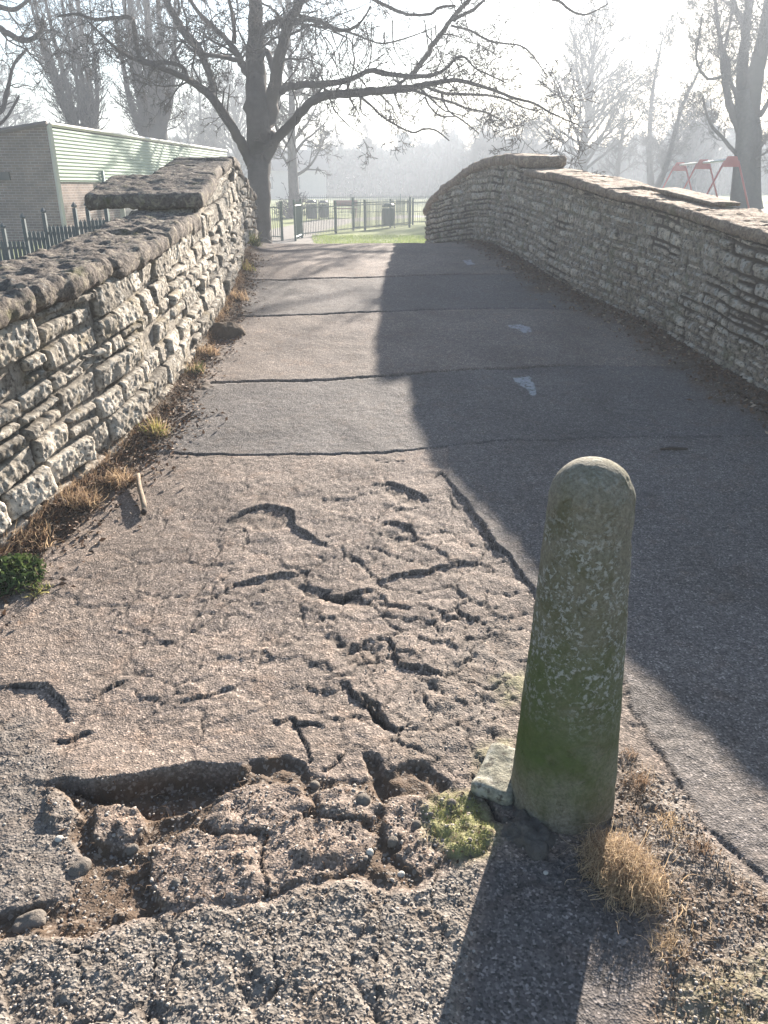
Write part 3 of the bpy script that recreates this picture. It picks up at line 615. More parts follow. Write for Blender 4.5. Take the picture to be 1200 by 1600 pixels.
def copings(side, spans, parent, seed, mat, res=.012):
    rg = np.random.RandomState(seed); X0 = XL if side < 0 else XR; sg = -1 if side < 0 else 1
    for (ya, yb, T, wid, over, Lr, k, amp) in spans:
        y = ya; TP = topL if side < 0 else topR
        while y < yb-.05:
            L = rg.uniform(*Lr); ye = min(y+L, yb)
            if yb-ye < .12: ye = yb
            e = 2e-3; ta, tb = float(TP(y+e)), float(TP(ye-e)); xa, xb = float(X0(y)), float(X0(ye)); dy = ye-y
            if abs(tb-ta) > .6*dy: tb = ta
            Ln = math.sqrt(dy*dy+(xb-xa)**2+(tb-ta)**2); hd = math.atan2(xb-xa, dy); tl = math.asin((tb-ta)/Ln)
            wd = wid*rg.uniform(.96, 1.05); ov = over+rg.uniform(-.012, .015)
            dist = ((y+ye)/2)
            p, f = lump(Ln*rg.uniform(.99, 1.01), wd, T*rg.uniform(.92, 1.08), max(res, res*dist/3.2), seed*31+int(y*100), k, amp, 8, .011)
            cx = (xa+xb)/2+sg*(wd/2-ov); c = (cx, (y+ye)/2, (ta+tb)/2-T/2+rg.uniform(-.008, .010))
            q = place(p, c, hd, tl+rg.uniform(-.02, .02), rg.uniform(-.03, .03)); mesh_obj('coping_stone', q, f, mat, parent)
            y = ye
lw = empty('stone_wall', (-1.6, 7, 0), label='sunlit rubble limestone parapet with thick dark rounded coping, on the left of the path', cat='wall', group='stone parapets of the bridge')
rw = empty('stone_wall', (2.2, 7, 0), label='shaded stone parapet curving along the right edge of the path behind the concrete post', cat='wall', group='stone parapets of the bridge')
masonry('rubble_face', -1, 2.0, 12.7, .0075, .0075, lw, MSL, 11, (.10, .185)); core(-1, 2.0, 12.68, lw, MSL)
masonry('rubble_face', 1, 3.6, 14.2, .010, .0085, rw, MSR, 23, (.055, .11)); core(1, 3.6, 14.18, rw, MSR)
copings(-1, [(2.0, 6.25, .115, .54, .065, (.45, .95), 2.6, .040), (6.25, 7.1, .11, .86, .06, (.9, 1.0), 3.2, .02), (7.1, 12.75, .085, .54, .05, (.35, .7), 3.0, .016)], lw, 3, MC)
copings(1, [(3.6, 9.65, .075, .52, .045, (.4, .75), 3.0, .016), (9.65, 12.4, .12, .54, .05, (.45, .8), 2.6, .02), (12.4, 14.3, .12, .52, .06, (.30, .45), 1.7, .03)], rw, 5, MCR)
# loose flat slab hanging over the far edge of the right coping
p, f = lump(.85, .26, .032, .02, 77, 4, .012, 6)
mesh_obj('coping_stone', place(p, (float(XR(6.85))+.36, 6.85, float(topR(6.85))+.012), math.atan2(float(XR(8))-float(XR(6.8)), 1.2), .125), f, MCR, rw)
R_ = random.Random(5)
# ------------------------------------------------------------------ concrete post
BX, BY = gp(880, 1250)
MFOOT = simple('crumbling_footing', (.15, .135, .12), .95, .1, .45, 30, .02)
def bollard():
    zb = float(Z0(BY)); t = empty('bollard', (BX, BY+.02, zb), label='tapered concrete post with rounded top, green moss low down and pale lichen spots', cat='bollard')
    H, rb, rt = 1.01, .146, .100; prof = [(rb*1.0, -.12)]
    for i in range(120):
        z = -.05+i/119*(H-rt+.05); prof.append((rb+(rt-rb)*max(0, z)/(H-rt), z))
    for i in range(1, 40):
        a = i/40*pi/2; prof.append((rt*cos(a)**.92, H-rt+rt*sin(a)))
    prof = np.array(prof); n = 200; a = np.arange(n)*2*pi/n; V = np.stack([prof[:, :1]*np.cos(a), prof[:, :1]*np.sin(a), np.repeat(prof[:, 1:], n, 1)], -1).reshape(-1, 3)
    nr = V.copy(); nr[:, 2] = 0; nr /= np.linalg.norm(nr, axis=1, keepdims=True)+1e-6
    V = V+nr*(.0030*fbm3(V*9, 3, 4)+.0016*fbm3(V*70, 7, 3)-.004*sst(.2, .6, fbm3(V*22, 9, 3)))[:, None]
    m = len(prof); V = np.concatenate([V, [[0, 0, H]]]); i = np.arange(m*n).reshape(m, n); Fc = np.stack([i[:-1], np.roll(i[:-1], -1, 1), np.roll(i[1:], -1, 1), i[1:]], -1).reshape(-1, 4)
    top = [(int(i[-1, j]), int(i[-1, (j+1) % n]), m*n) for j in range(n)]
    # local lean of a few millimetres
    V[:, 0] += -.012*V[:, 2]; mesh_obj('post', V+np.array(t.location), [tuple(q) for q in Fc.tolist()]+top, MBOL, t)
    p, f = lump(.36, .35, .10, .004, 12, 1.3, .05, 13, .022); mesh_obj('footing', p+np.array([BX-.02, BY-.005, zb-.036]), f, MFOOT, t)
bollard()

# ------------------------------------------------------------------ blades, leaves, stones
def blades(name, pts, hs, ws, mat, parent=None, curl=.5, seed=1, seg=4, lean=None, spread=.6):
    rg = np.random.RandomState(seed); n = len(pts); P_ = np.asarray(pts, float); hs = np.asarray(hs); az = rg.rand(n)*2*pi; el = pi/2-np.abs(rg.normal(0, spread, n))
    d = np.stack([np.cos(az)*np.cos(el), np.sin(az)*np.cos(el), np.sin(el)], -1)
    if lean is not None: d = d+np.array(lean); d /= np.linalg.norm(d, axis=1, keepdims=True)
    kink = rg.normal(0, curl, (n, seg+1, 3)); V = np.zeros((n, seg+1, 2, 3)); c = P_.copy(); st = (hs/seg)[:, None]
    sd = np.stack([-np.sin(az+rg.rand(n)), np.cos(az), .2*rg.normal(size=n)], -1); w = np.broadcast_to(np.asarray(ws, float), (n,))
    for k in range(seg+1):
        ww = (w*(1-.8*k/seg)/2)[:, None]; V[:, k, 0] = c-sd*ww; V[:, k, 1] = c+sd*ww
        d = d+kink[:, k]*.5+np.array([0, 0, -.18*curl]); d /= np.linalg.norm(d, axis=1, keepdims=True); c = c+d*st
    base = (np.arange(n)*(seg+1)*2)[:, None, None]; k = np.arange(seg)[None, :, None]*2; q = np.array([0, 1, 3, 2])[None, None, :]
    return mesh_obj(name, V.reshape(-1, 3), (base+k+q).reshape(-1, 4), mat, parent)
def leaves(name, pts, sz, mat, seed, parent=None, flat=.5):
    rg = np.random.RandomState(seed); n = len(pts); P_ = np.asarray(pts, float); u = rg.normal(size=(n, 3)); u[:, 2] *= flat; u /= np.linalg.norm(u, axis=1, keepdims=True)
    v = np.cross(u, np.stack([rg.normal(0, flat, n), rg.normal(0, flat, n), np.ones(n)], -1)); v /= np.linalg.norm(v, axis=1, keepdims=True)
    s = (sz*rg.uniform(.5, 1.3, n))[:, None]; nn = np.cross(u, v)*s*.25
    V = np.stack([P_-u*s, P_-v*s*.45-nn*.3, P_+nn, P_+v*s*.45-nn*.3, P_+u*s, P_-u*s*.3-v*s*.5, P_-u*s*.3+v*s*.5], 1)
    b = (np.arange(n)*7)[:, None, None]; q = np.array([[0, 5, 2, 6], [5, 1, 2, 2], [1, 4, 2, 2]])
    V = np.stack([P_-u*s, P_-v*s*.5-nn, P_+u*s, P_+v*s*.5-nn, P_+nn*.6], 1); b = (np.arange(n)*5)[:, None, None]; q = np.array([[0, 1, 4], [1, 2, 4], [2, 3, 4], [3, 0, 4]])
    return mesh_obj(name, V.reshape(-1, 3), (b+q[None]).reshape(-1, 3), mat, parent, smooth=False)
def tuft(name, x, y, rad, n, h, mat, label, cat, group=None, seed=1, w=.003, curl=.5, spread=.7, mat2=None, n2=0, lean=None):
    rg = np.random.RandomState(seed); z = gz(x, y); t = empty(name, (x, y, z), label=label, cat=cat, group=group)
    r = rad*np.sqrt(rg.rand(n))*rg.uniform(.4, 1, n); a = rg.rand(n)*2*pi; px_, py_ = x+r*np.cos(a), y+r*np.sin(a)
    blades('blades', np.stack([px_, py_, gzv(px_, py_)-.004], -1), h*rg.uniform(.35, 1.1, n), w, mat, t, curl, seed, lean=lean, spread=spread)
    if mat2:
        r = rad*np.sqrt(rg.rand(n2)); a = rg.rand(n2)*2*pi; px_, py_ = x+r*np.cos(a), y+r*np.sin(a)
        blades('green_shoots', np.stack([px_, py_, gzv(px_, py_)-.004], -1), h*rg.uniform(.3, .9, n2), w*1.3, mat2, t, curl*.5, seed+1, spread=spread*.8)
    return t
# straw clump at the foot of the post: a mop of fine curled stems
def mop():
    x, y = gp(968, 1368); z = gz(x, y); rg = np.random.RandomState(8); t = empty('straw_clump', (x, y, z), label='rounded mop of curled golden dry grass in front of the concrete post', cat='dry grass')
    for (mt, n, s, nm) in ((MSTRAW, 3600, 1, 'stems'), (MSTRAW2, 1900, 2, 'dead_stems')):
        u = rg.normal(size=(n, 3)); u[:, 2] = np.abs(u[:, 2]); u /= np.linalg.norm(u, axis=1, keepdims=True); r = rg.uniform(.3, 1, n)[:, None]
        p = u*r*np.array([.100, .125, .098])*(1.0 if s == 1 else .9)+np.array([x+.015*rg.normal(), y, z-.005]); p[:, 0] += .25*(y-p[:, 1])*1
        blades(nm, p, rg.uniform(.02, .075, n), .0016, mt, t, .95, 20+s, 5, lean=(0, 0, -.3), spread=1.3)
    n = 160; a = rg.rand(n)*2*pi; r = rg.uniform(.05, .15, n); px_, py_ = x+.03+r*np.cos(a), y-.03+r*np.sin(a)
    blades('runners', np.stack([px_, py_, gzv(px_, py_)], -1), rg.uniform(.03, .12, n), .0022, MSTRAW, t, .6, 31, 5, spread=1.35)
mop()
for i, (px_, py_, n, rd, h, mt, lb) in enumerate(((1000, 1225, 260, .055, .05, MSTRAW2, 'low brown dead grass beside the right side of the concrete post'), (1040, 1290, 240, .07, .045, MSTRAW, 'thin flattened straw right of the mop of dry grass'),
        (1095, 1330, 200, .06, .045, MSTRAW2, 'brown dead roots and stems at the edge of the smooth tar, right of the post'), (1040, 1480, 160, .05, .06, MSTRAW, 'few straw stalks trailing toward the bottom right of the photo'), (985, 1180, 160, .04, .035, MSTRAW2, 'small dead tuft against the right edge of the post base'))):
    tuft('dead_grass_tuft', *gp(px_, py_), rd, n, h, mt, lb, 'dry grass', 'dead grass round the post', 40+i, .0022, .7, 1.2)
# growth at the foot of the left wall
lt = [((62, 925), 90, .05, .07, MGREEN, MYEL, 40, 'small green grass blades by the ivy at the left edge'), ((60, 850), 260, .09, .09, MSTRAW2, MSTRAW, 120, 'brown dead stems above the ivy, left edge'),
      ((130, 790), 360, .09, .13, MSTRAW2, MSTRAW, 200, 'russet bracken-like dead grass under the near left wall'), ((185, 755), 380, .085, .12, MSTRAW, MSTRAW2, 200, 'bright ginger dry grass just behind the upright stick'),
      ((245, 680), 260, .07, .12, MYEL, MSTRAW, 200, 'yellow-green grass clump where the tar changes colour'), ((305, 585), 220, .07, .10, MGREEN, MSTRAW, 120, 'dull green weeds below the third crack of the path'),
      ((325, 555), 240, .09, .10, MSTRAW, MSTRAW2, 120, 'pale straw tuft nearer than the dark sandy mound'), ((372, 470), 240, .10, .13, MSTRAW2, MSTRAW, 120, 'brown dead grass beyond the dark sandy mound'),
      ((383, 425), 220, .12, .14, MSTRAW, MYEL, 120, 'straw-coloured grass beside the second farthest crack'), ((388, 385), 260, .14, .24, MYEL, MGREEN, 160, 'bushy green and yellow weed by the crest of the path')]
for i, (pp, n, rd, h, m1, m2, n2, lb) in enumerate(lt):
    x, y = gp(*pp); x = max(x, float(XL(y))+.04)
    tuft('weed_tuft' if m1 in (MGREEN, MYEL) else 'dry_grass_tuft', x, y, rd, n, h, m1, lb, 'weeds' if m1 in (MGREEN, MYEL) else 'dry grass', 'tufts along the left wall', 60+i, .0032+.0006*y, .95, 1.25, m2, n2)
# leafy weed leaves
def ivy():
    rg = np.random.RandomState(4); x, y = gp(22, 905); x = max(x, float(XL(y))+.05); z = gz(x, y); n = 420; a = rg.rand(n)*6.28; r = .13*np.sqrt(rg.rand(n)); px_, py_ = x+r*np.cos(a), y+r*np.sin(a)*1.1
    t = empty('ivy_clump', (x, y, z), label='low dark green ivy-like leaves at the foot of the wall, left edge', cat='ivy'); h = .07*(1-(r/.14)**2)
    leaves('leaves', np.stack([px_, py_, gzv(px_, py_)+h*rg.rand(n)**.6+.006], -1), .020, MIVY, 4, t, 1.0)
    blades('stems', np.stack([px_[:160], py_[:160], gzv(px_[:160], py_[:160])], -1), rg.uniform(.03, .09, 160), .0025, MSTRAW2, t, .8, 5)
ivy()
def litter(name, n, fx, sz, mat, seed, y0, y1):
    rg = np.random.RandomState(seed); y = y0+(y1-y0)*rg.rand(n)**1.3; x = fx(y, rg); z = gzv(x, y)+rg.uniform(.002, .016, n)
    tag(leaves(name, np.stack([x, y, z], -1), sz, mat, seed), kind='stuff')
litter('leaf_litter', 2600, lambda y, r: XR(y)-.03-np.abs(r.normal(0, .15, len(y))), .020, MLEAF, 3, 3.9, 11.5)
litter('leaf_litter', 350, lambda y, r: XR(y)-.03-np.abs(r.normal(0, .2, len(y))), .018, MLEAF2, 4, 3.9, 10)
litter('leaf_litter', 3000, lambda y, r: XL(y)+.02+np.abs(r.normal(0, .11, len(y))), .014, MLEAF, 5, 2.5, 10)
litter('leaf_litter', 800, lambda y, r: XL(y)+.02+np.abs(r.normal(0, .13, len(y))), .013, MLEAF2, 6, 2.5, 10)
def strawline(name, n, mat, seed, side):
    rg = np.random.RandomState(seed); y = 2.6+8*rg.rand(n)**1.4; x = XL(y)+.02+np.abs(rg.normal(0, .09, n)) if side < 0 else XR(y)-.02-np.abs(rg.normal(0, .10, n))
    tag(blades(name, np.stack([x, y, gzv(x, y)], -1), rg.uniform(.02, .09, n), .003, mat, None, .6, seed, 4, spread=1.1), kind='stuff')
strawline('dead_stalks', 5200, MSTRAW2, 7, -1); strawline('dead_stalks', 1900, MSTRAW, 8, -1); strawline('dead_stalks', 500, MSTRAW2, 9, 1)
litter('leaf_litter', 1500, lambda y, r: XL(y)+.05+np.abs(r.normal(0, .16, len(y))), .016, MLEAF, 25, 2.5, 4.8); litter('leaf_litter', 260, lambda y, r: XL(y)+.05+np.abs(r.normal(0, .15, len(y))), .014, MLEAF2, 26, 2.5, 4.8)
# debris in the hollow
def debris(name, n, poly, mat, seed, sz, leaf=True, hs=1.0):
    rg = np.random.RandomState(seed); a = np.array(P(*poly)); lo, hi = a.min(0), a.max(0); x = lo[0]+(hi[0]-lo[0])*rg.rand(n*4); y = lo[1]+(hi[1]-lo[1])*rg.rand(n*4)
    k = polysd(x, y, [tuple(q) for q in a]) > 0; x, y = x[k][:n], y[k][:n]; z = gzv(x, y)+.002; p = np.stack([x, y, z], -1)
    tag(leaves(name, p, sz, mat, seed) if leaf else blades(name, p, hs*rg.uniform(.012, .045, len(p)), .0016, mat, None, .7, seed, 3, spread=1.35), kind='stuff')
HP = ((60, 1225), (380, 1200), (490, 1215), (560, 1225), (740, 1240), (760, 1330), (640, 1385), (560, 1370), (430, 1405), (130, 1465), (0, 1470), (110, 1390))
debris('leaf_crumbs', 420, HP, MLEAF, 11, .006); debris('dead_stalks', 420, HP, MSTRAW2, 12, 0, False); debris('leaf_crumbs', 90, HP, MLEAF2, 15, .005)
RPG = ((965, 1180), (1060, 1225), (1120, 1320), (1200, 1400), (1200, 1600), (1010, 1600), (1040, 1470), (960, 1320))
debris('dead_stalks', 500, RPG, MSTRAW2, 13, 0, False); debris('dead_stalks', 220, RPG, MSTRAW, 14, 0, False); debris('leaf_crumbs', 300, RPG, MLEAF, 16, .006)
debris('moss', 1500, ((672, 1268), (700, 1245), (745, 1250), (772, 1300), (758, 1332), (715, 1342), (676, 1310)), MMOSS, 17, 0, False, .4)
# grit: small stones sitting on the broken ground
def grit(n, poly, seed, lo_, hi_, mat):
    rg = np.random.RandomState(seed); a = np.array(P(*poly)); lo, hi = a.min(0), a.max(0); x = lo[0]+(hi[0]-lo[0])*rg.rand(n*4); y = lo[1]+(hi[1]-lo[1])*rg.rand(n*4)
    k = polysd(x, y, [tuple(q) for q in a]) > 0; x, y = x[k][:n], y[k][:n]; n = len(x); ico = np.array([(0, 0, 1), (.9, 0, .3), (.28, .85, .3), (-.72, .53, .3), (-.72, -.53, .3), (.28, -.85, .3), (.6, .4, -.6), (-.4, .6, -.6), (-.3, -.7, -.6), (.6, -.5, -.6)])
    Fi = np.array([(0, 1, 2), (0, 2, 3), (0, 3, 4), (0, 4, 5), (0, 5, 1), (1, 6, 2), (2, 6, 7), (2, 7, 3), (3, 7, 4), (4, 7, 8), (4, 8, 5), (5, 8, 9), (5, 9, 1), (1, 9, 6)])
    s = rg.uniform(lo_, hi_, n)*rg.uniform(.5, 1, n); V = ico[None]*s[:, None, None]*rg.uniform(.6, 1.3, (n, 1, 3))*rg.uniform(.8, 1.2, (n, 10, 1)); an = rg.rand(n)*6.3; c_, s_ = np.cos(an)[:, None], np.sin(an)[:, None]
    V = np.stack([V[..., 0]*c_-V[..., 1]*s_, V[..., 0]*s_+V[..., 1]*c_, V[..., 2]*.7], -1)+np.stack([x, y, gzv(x, y)+s*.25], -1)[:, None]
    tag(mesh_obj('grit', V.reshape(-1, 3), ((np.arange(n)*10)[:, None, None]+Fi[None]).reshape(-1, 3), mat, smooth=False), kind='stuff')
m = Mat('grit_stone', .9, .2); m.color(m.mix(m.island(), (.07, .06, .055), (.34, .31, .28))); MGRIT = m.m
AP = ((0, 1480), (130, 1470), (330, 1418), (560, 1378), (640, 1396), (750, 1350), (730, 1640), (-60, 1640))
grit(1500, HP, 21, .0025, .0075, MGRIT); grit(2600, AP, 22, .0025, .006, MGRIT); grit(1300, RPG, 23, .0025, .0065, MGRIT); grit(500, ((-60, 1150), (60, 1150), (150, 1240), (140, 1400), (0, 1470), (-100, 1470)), 24, .0025, .006, MGRIT)
grit(500, ((560, 1000), (800, 960), (800, 1150), (740, 1230), (600, 1200)), 25, .002, .005, MGRIT)
# loose stones one can point at
MSOIL = simple('packed_earth', (.11, .085, .065), .95, .1, .4, 22, .02)
def stone(name, px_, L, Wd, T, rz, mat, seed, label, cat, group=None, dz=0, k=1.25, amp=None, nsc=14):
    x, y = gp(*px_); z = gz(x, y); p, f = lump(L, Wd, T, max(.003, L/26), seed, k, amp if amp is not None else L*.22, nsc, .003)
    o = mesh_obj(name, p, f, mat, attrs={'stone': np.full((len(p), 3), .2)*np.array([2, 0, 1])}); o.location = (x, y, z+T*.25+dz); o.rotation_euler = (0.08, -.06, rz); tag(o, label, cat, group)
stone('stone_block', (782, 1215), .20, .13, .055, 1.1, MROCK, 31, 'pale yellowish limestone block wedged against the left foot of the post', 'stone', dz=-.004, k=2.6, amp=.012, nsc=9)
stone('dirt_mound', (353, 522), .30, .20, .11, .3, MSOIL, 32, 'dark sandy hump bulging from the foot of the left wall', 'mound', dz=-.035, k=1.1, amp=.09, nsc=5)
pe = [((124, 1358), .060, .036, .020, 1.2, MCHIP, 'flat oval grey pebble in the soil left of the broken slabs'), ((247, 1312), .020, .014, .012, .3, MPALE, 'small white stone at the left tip of the broken slabs'),
      ((567, 1257), .044, .036, .024, .4, MCHIP, 'rounded grey cobble right of the broken slabs'), ((491, 1225), .030, .024, .018, 1.2, MCHIP, 'small round stone below the long crack end'),
      ((205, 1322), .034, .022, .016, .6, MCHIP, 'brownish chip beside the white stone'), ((45, 1438), .075, .045, .022, .2, MCHIP, 'long low tar lump at the left edge of the photo'), ((853, 1362), .014, .012, .010, .3, MPALE, 'tiny white pebble in the post shadow'),
      ((578, 1335), .018, .015, .012, .3, MPALE, 'light pebble at the right end of the broken slabs'), ((625, 1364), .022, .015, .012, .9, MPALE, 'light chip on the edge of the gritty apron'), ((612, 1318), .030, .020, .016, 1.0, MCHIP, 'grey chip between broken slabs and moss'),
      ((650, 1290), .026, .022, .016, .2, MCHIP, 'small grey chip left of the moss patch'), ((93, 1312), .020, .016, .012, .2, MPALE, 'pale chip near the dark left end of the hollow'), ((705, 1255), .024, .018, .014, .2, MCHIP, 'chip at the top edge of the moss patch'),
      ((838, 1325), .07, .05, .04, .5, MFOOT, 'broken concrete lump in shade just in front of the post'), ((1010, 1262), .032, .02, .012, .5, MCHIP, 'pale broken flake right of the post base'), ((1045, 1395), .030, .022, .016, .5, MCHIP, 'grey chip right of the straw mop'),
      ((275, 1385), .024, .02, .014, .5, MCHIP, 'crumb of tar left of the largest broken slab'), ((541, 1290), .020, .018, .012, .5, MCHIP, 'crumb of tar on top of the right broken slab')]
for i, (pp, L, Wd, T, rz, mt, lb) in enumerate(pe): stone('pebble' if L < .05 else 'tar_lump', pp, L, Wd, T, rz, mt, 50+i, lb, 'stone', 'loose stones around the hollow')
# upright stick by the left wall, twig on the right
a_ = gp(225, 803); c_ = gp(218, 750); b = MB(); q = []
for k in range(7):
    f = k/6; x = a_[0]*(1-f)+c_[0]*f+.006*sin(5*f+1); y = a_[1]*(1-f)+c_[1]*f; q.append((x, y, gz(a_[0], a_[1])*(1-f)+(gz(*c_)+.02)*f+.018))
b.tube(q, [.0125, .0135, .013, .0125, .012, .011, .009], 10); st = b.build('stick', MWOOD, None, True); tag(st, 'short pale stick lying by the ginger grass near the left wall, dark end nearest', 'stick')
b = MB(); b.tube([(q[0][0], q[0][1]-.022, q[0][2]-.006), (q[0][0], q[0][1]+.004, q[0][2])], [.013, .0145], 9); b.build('dark_end', MDARKW, st, True)  # short darker piece over the near end of the stick
x, y = gp(1052, 704); z = gz(x, y); b = MB(); b.tube([(x-.075, y-.004, z+.008), (x-.02, y+.004, z+.010), (x+.03, y-.002, z+.011), (x+.08, y+.003, z+.008)], [.006, .009, .008, .005], 7)
tag(b.build('twig', MDARKW, None, True), 'short dark twig lying across the shaded tar right of the post top', 'twig')

# ------------------------------------------------------------------ bare trees
class Tree:
    def __init__(s, seed): s.r = random.Random(seed); s.T = MB(); s.B = MB()
    def curve(s, p, d, L, n, wig, grav=0):
        pts = [np.array(p, float)]; d = np.array(d, float); d /= np.linalg.norm(d)
        for _ in range(n):
            d = d+np.array([s.r.gauss(0, wig), s.r.gauss(0, wig), s.r.gauss(0, wig)+grav]); d /= np.linalg.norm(d); pts.append(pts[-1]+d*L/n)
        return pts
    def branch(s, p, d, L, r, lev, kids=(5, 4, 4), wig=.16, grav=0., ang=(.5, 1.0), rat=.55, mn=.004):
        n = max(3, min(9, int(L/.25)+2)); pts = s.curve(p, d, L, n, wig, grav); rad = np.linspace(r, max(r*.3, mn), n+1)
        s.B.tube(pts, rad, 6 if r > .03 else (4 if r > .012 else 3), cap=False)
        if lev <= 0: return
        for _ in range(kids[min(lev, len(kids))-1]):
            t = s.r.uniform(.2, 1)*n; i = min(int(t), n-1); f = t-i; q = pts[i]*(1-f)+pts[i+1]*f; dd = pts[i+1]-pts[i]; dd /= np.linalg.norm(dd)
            s.side(q, dd, L*rat*s.r.uniform(.6, 1.15)*(1.15-.5*t/n), max(mn, rad[i]*.55), lev-1, kids, wig, grav, ang, rat, mn)
    def side(s, q, dd, L, r, lev, kids, wig, grav, ang, rat, mn):
        a = s.r.uniform(*ang); o = np.array([s.r.gauss(0, 1) for _ in range(3)]); o -= dd*o.dot(dd); o /= np.linalg.norm(o)
        s.branch(q, dd*cos(a)+o*sin(a), L, r, lev, kids, wig, grav, ang, rat, mn)
    def limb(s, pts, rad, dens, L, lev, kids=(4, 3, 3), trunk=False, wig=.22, grav=0, sub=4, start=.15, mn=.004):
        P_ = np.asarray(pts, float); t = np.arange(len(P_)); tt = np.linspace(0, len(P_)-1, (len(P_)-1)*sub+1)
        def cr(A):
            out = []
            for u in tt:
                i = min(int(u), len(A)-2); f = u-i; p0 = A[max(i-1, 0)]; p1 = A[i]; p2 = A[i+1]; p3 = A[min(i+2, len(A)-1)]
                out.append(.5*((2*p1)+(-p0+p2)*f+(2*p0-5*p1+4*p2-p3)*f*f+(-p0+3*p1-3*p2+p3)*f**3))
            return np.array(out)
        Q = cr(P_); Rr = np.interp(tt, t, rad); Q = Q+np.array([[s.r.gauss(0, .12*q) for _ in range(3)] for q in Rr])*(Rr[:, None] < .3)
        (s.T if trunk else s.B).tube(Q, Rr, 14 if Rr.max() > .12 else 8)
        seg = np.linalg.norm(np.diff(Q, axis=0), axis=1); tot = seg.sum(); n = int(tot*dens)
        for _ in range(n):
            u = s.r.uniform(start, 1)*(len(Q)-1); i = min(int(u), len(Q)-2); q = Q[i]*(1-(u-i))+Q[i+1]*(u-i); dd = Q[i+1]-Q[i]; dd /= np.linalg.norm(dd)+1e-9
            s.side(q, dd, L*s.r.uniform(.4, 1.2), min(max(mn, Rr[i]*.3), .035), lev, kids, wig, grav, (.5, 1.3), .6, mn)
    def done(s, name, loc, mt, mb, **k):
        t = empty(name, loc, **k)
        if s.T.V: s.T.build('trunk', mt, t, True)
        if s.B.V: s.B.build('crown', mb, t, True)
        return t
def bigtree():
    T = Tree(3); D = 22.0
    def L(pts, dy, **k):
        n = len(pts); W = []; R = []
        for i, (x, y, w) in enumerate(pts):
            Y = D+dy*i/max(1, n-1)+.25*sin(i*1.7); W.append(at(x, y, Y)); R.append(w/2/FPX*Y/ray(x, y)[1]*.88)
        T.limb(W, R, **k)
    k1 = dict(dens=3.2, L=1.5, lev=3, kids=(4, 4, 4), mn=.0055)
    L([(407, 392, 52), (408, 378, 41), (408, 340, 36), (406, 300, 36), (405, 262, 42), (404, 235, 44), (404, 200, 42), (402, 160, 40), (400, 120, 36), (400, 60, 29), (400, 0, 24), (397, -90, 18), (400, -200, 12), (396, -300, 6)], 0, dens=.6, L=1.6, lev=2, trunk=True, start=.5)
    L([(398, 262, 26), (385, 238, 19), (366, 205, 17), (342, 166, 16), (325, 146, 15), (300, 128, 12), (280, 118, 10), (250, 106, 8), (225, 98, 7), (200, 88, 6), (175, 70, 5), (150, 45, 4), (135, 30, 2)], -3, **k1)
    L([(292, 124, 8), (288, 108, 7), (270, 99, 7), (232, 97, 7), (216, 82, 8), (209, 40, 7), (205, 28, 7), (180, 28, 7), (150, 30, 6), (120, 22, 5), (90, 26, 3)], -2, **k1)
    L([(336, 158, 12), (330, 128, 12), (320, 98, 13), (311, 78, 15), (295, 60, 15), (280, 38, 14), (265, 12, 12), (250, -25, 10), (235, -80, 8), (215, -170, 4)], 2, **k1)
    L([(396, 125, 20), (384, 108, 16), (372, 88, 13), (358, 66, 10), (340, 48, 8), (320, 30, 8), (305, 12, 7), (288, -20, 6), (270, -80, 3)], 2.5, **k1)
    L([(378, 96, 9), (360, 91, 8), (340, 88, 7), (318, 84, 7), (300, 78, 5), (280, 60, 3)], -1, **k1)
    L([(366, 68, 7), (365, 35, 7), (358, 0, 6), (350, -50, 4)], -1.5, **k1)
    L([(418, 215, 30), (424, 172, 25), (432, 118, 22), (441, 72, 20), (451, 38, 18), (466, 8, 16), (482, -30, 13), (500, -100, 10), (520, -200, 5)], -2, **k1)
    L([(404, 95, 14), (414, 80, 12), (424, 98, 12), (428, 130, 10)], 0, dens=.5, L=.8, lev=1)
    L([(408, 50, 10), (422, 36, 9), (442, 32, 8), (480, 31, 7), (505, 36, 7), (522, 45, 7), (545, 47, 6), (563, 35, 4), (580, 10, 3)], -3, **k1)
    L([(520, 45, 4), (545, 50, 4), (575, 62, 3), (600, 68, 3), (640, 58, 2.4), (680, 42, 1.5)], -1.5, dens=2.5, L=.8, lev=1)
    L([(412, 246, 26), (430, 220, 17), (455, 192, 16), (480, 167, 15), (505, 150, 15), (540, 146, 14), (580, 143, 14), (615, 140, 13), (640, 138, 12), (665, 132, 10), (690, 128, 8), (715, 125, 7), (750, 134, 6), (772, 141, 5), (800, 152, 5), (835, 162, 4), (860, 176, 3), (905, 196, 2)], -6, **k1)
    L([(422, 168, 24), (434, 146, 15), (447, 137, 13), (470, 133, 12), (510, 130, 11), (545, 124, 9), (570, 113, 8), (585, 110, 8), (610, 116, 8), (650, 120, 8), (680, 116, 6), (700, 104, 5), (713, 91, 5), (727, 90, 4), (742, 106, 3), (762, 116, 3), (792, 130, 2)], -5, **k1)
    L([(640, 122, 9), (660, 96, 9), (680, 66, 9), (700, 38, 8), (715, 18, 8), (730, 3, 7), (748, -18, 7), (768, -50, 5), (790, -110, 3)], -3, **k1)
    L([(708, 32, 6), (722, 24, 6), (738, 16, 6), (756, 0, 5), (790, -30, 4), (830, -12, 5), (872, 2, 5), (895, 18, 4), (918, 22, 3), (950, 6, 2)], -2, dens=2.5, L=1.0, lev=2)
    L([(485, -30, 10), (520, -28, 8), (562, -12, 7), (592, 3, 6), (620, 17, 6), (640, 23, 5), (672, 22, 5), (686, 12, 5), (712, 9, 4)], -3, dens=2, L=1, lev=2)
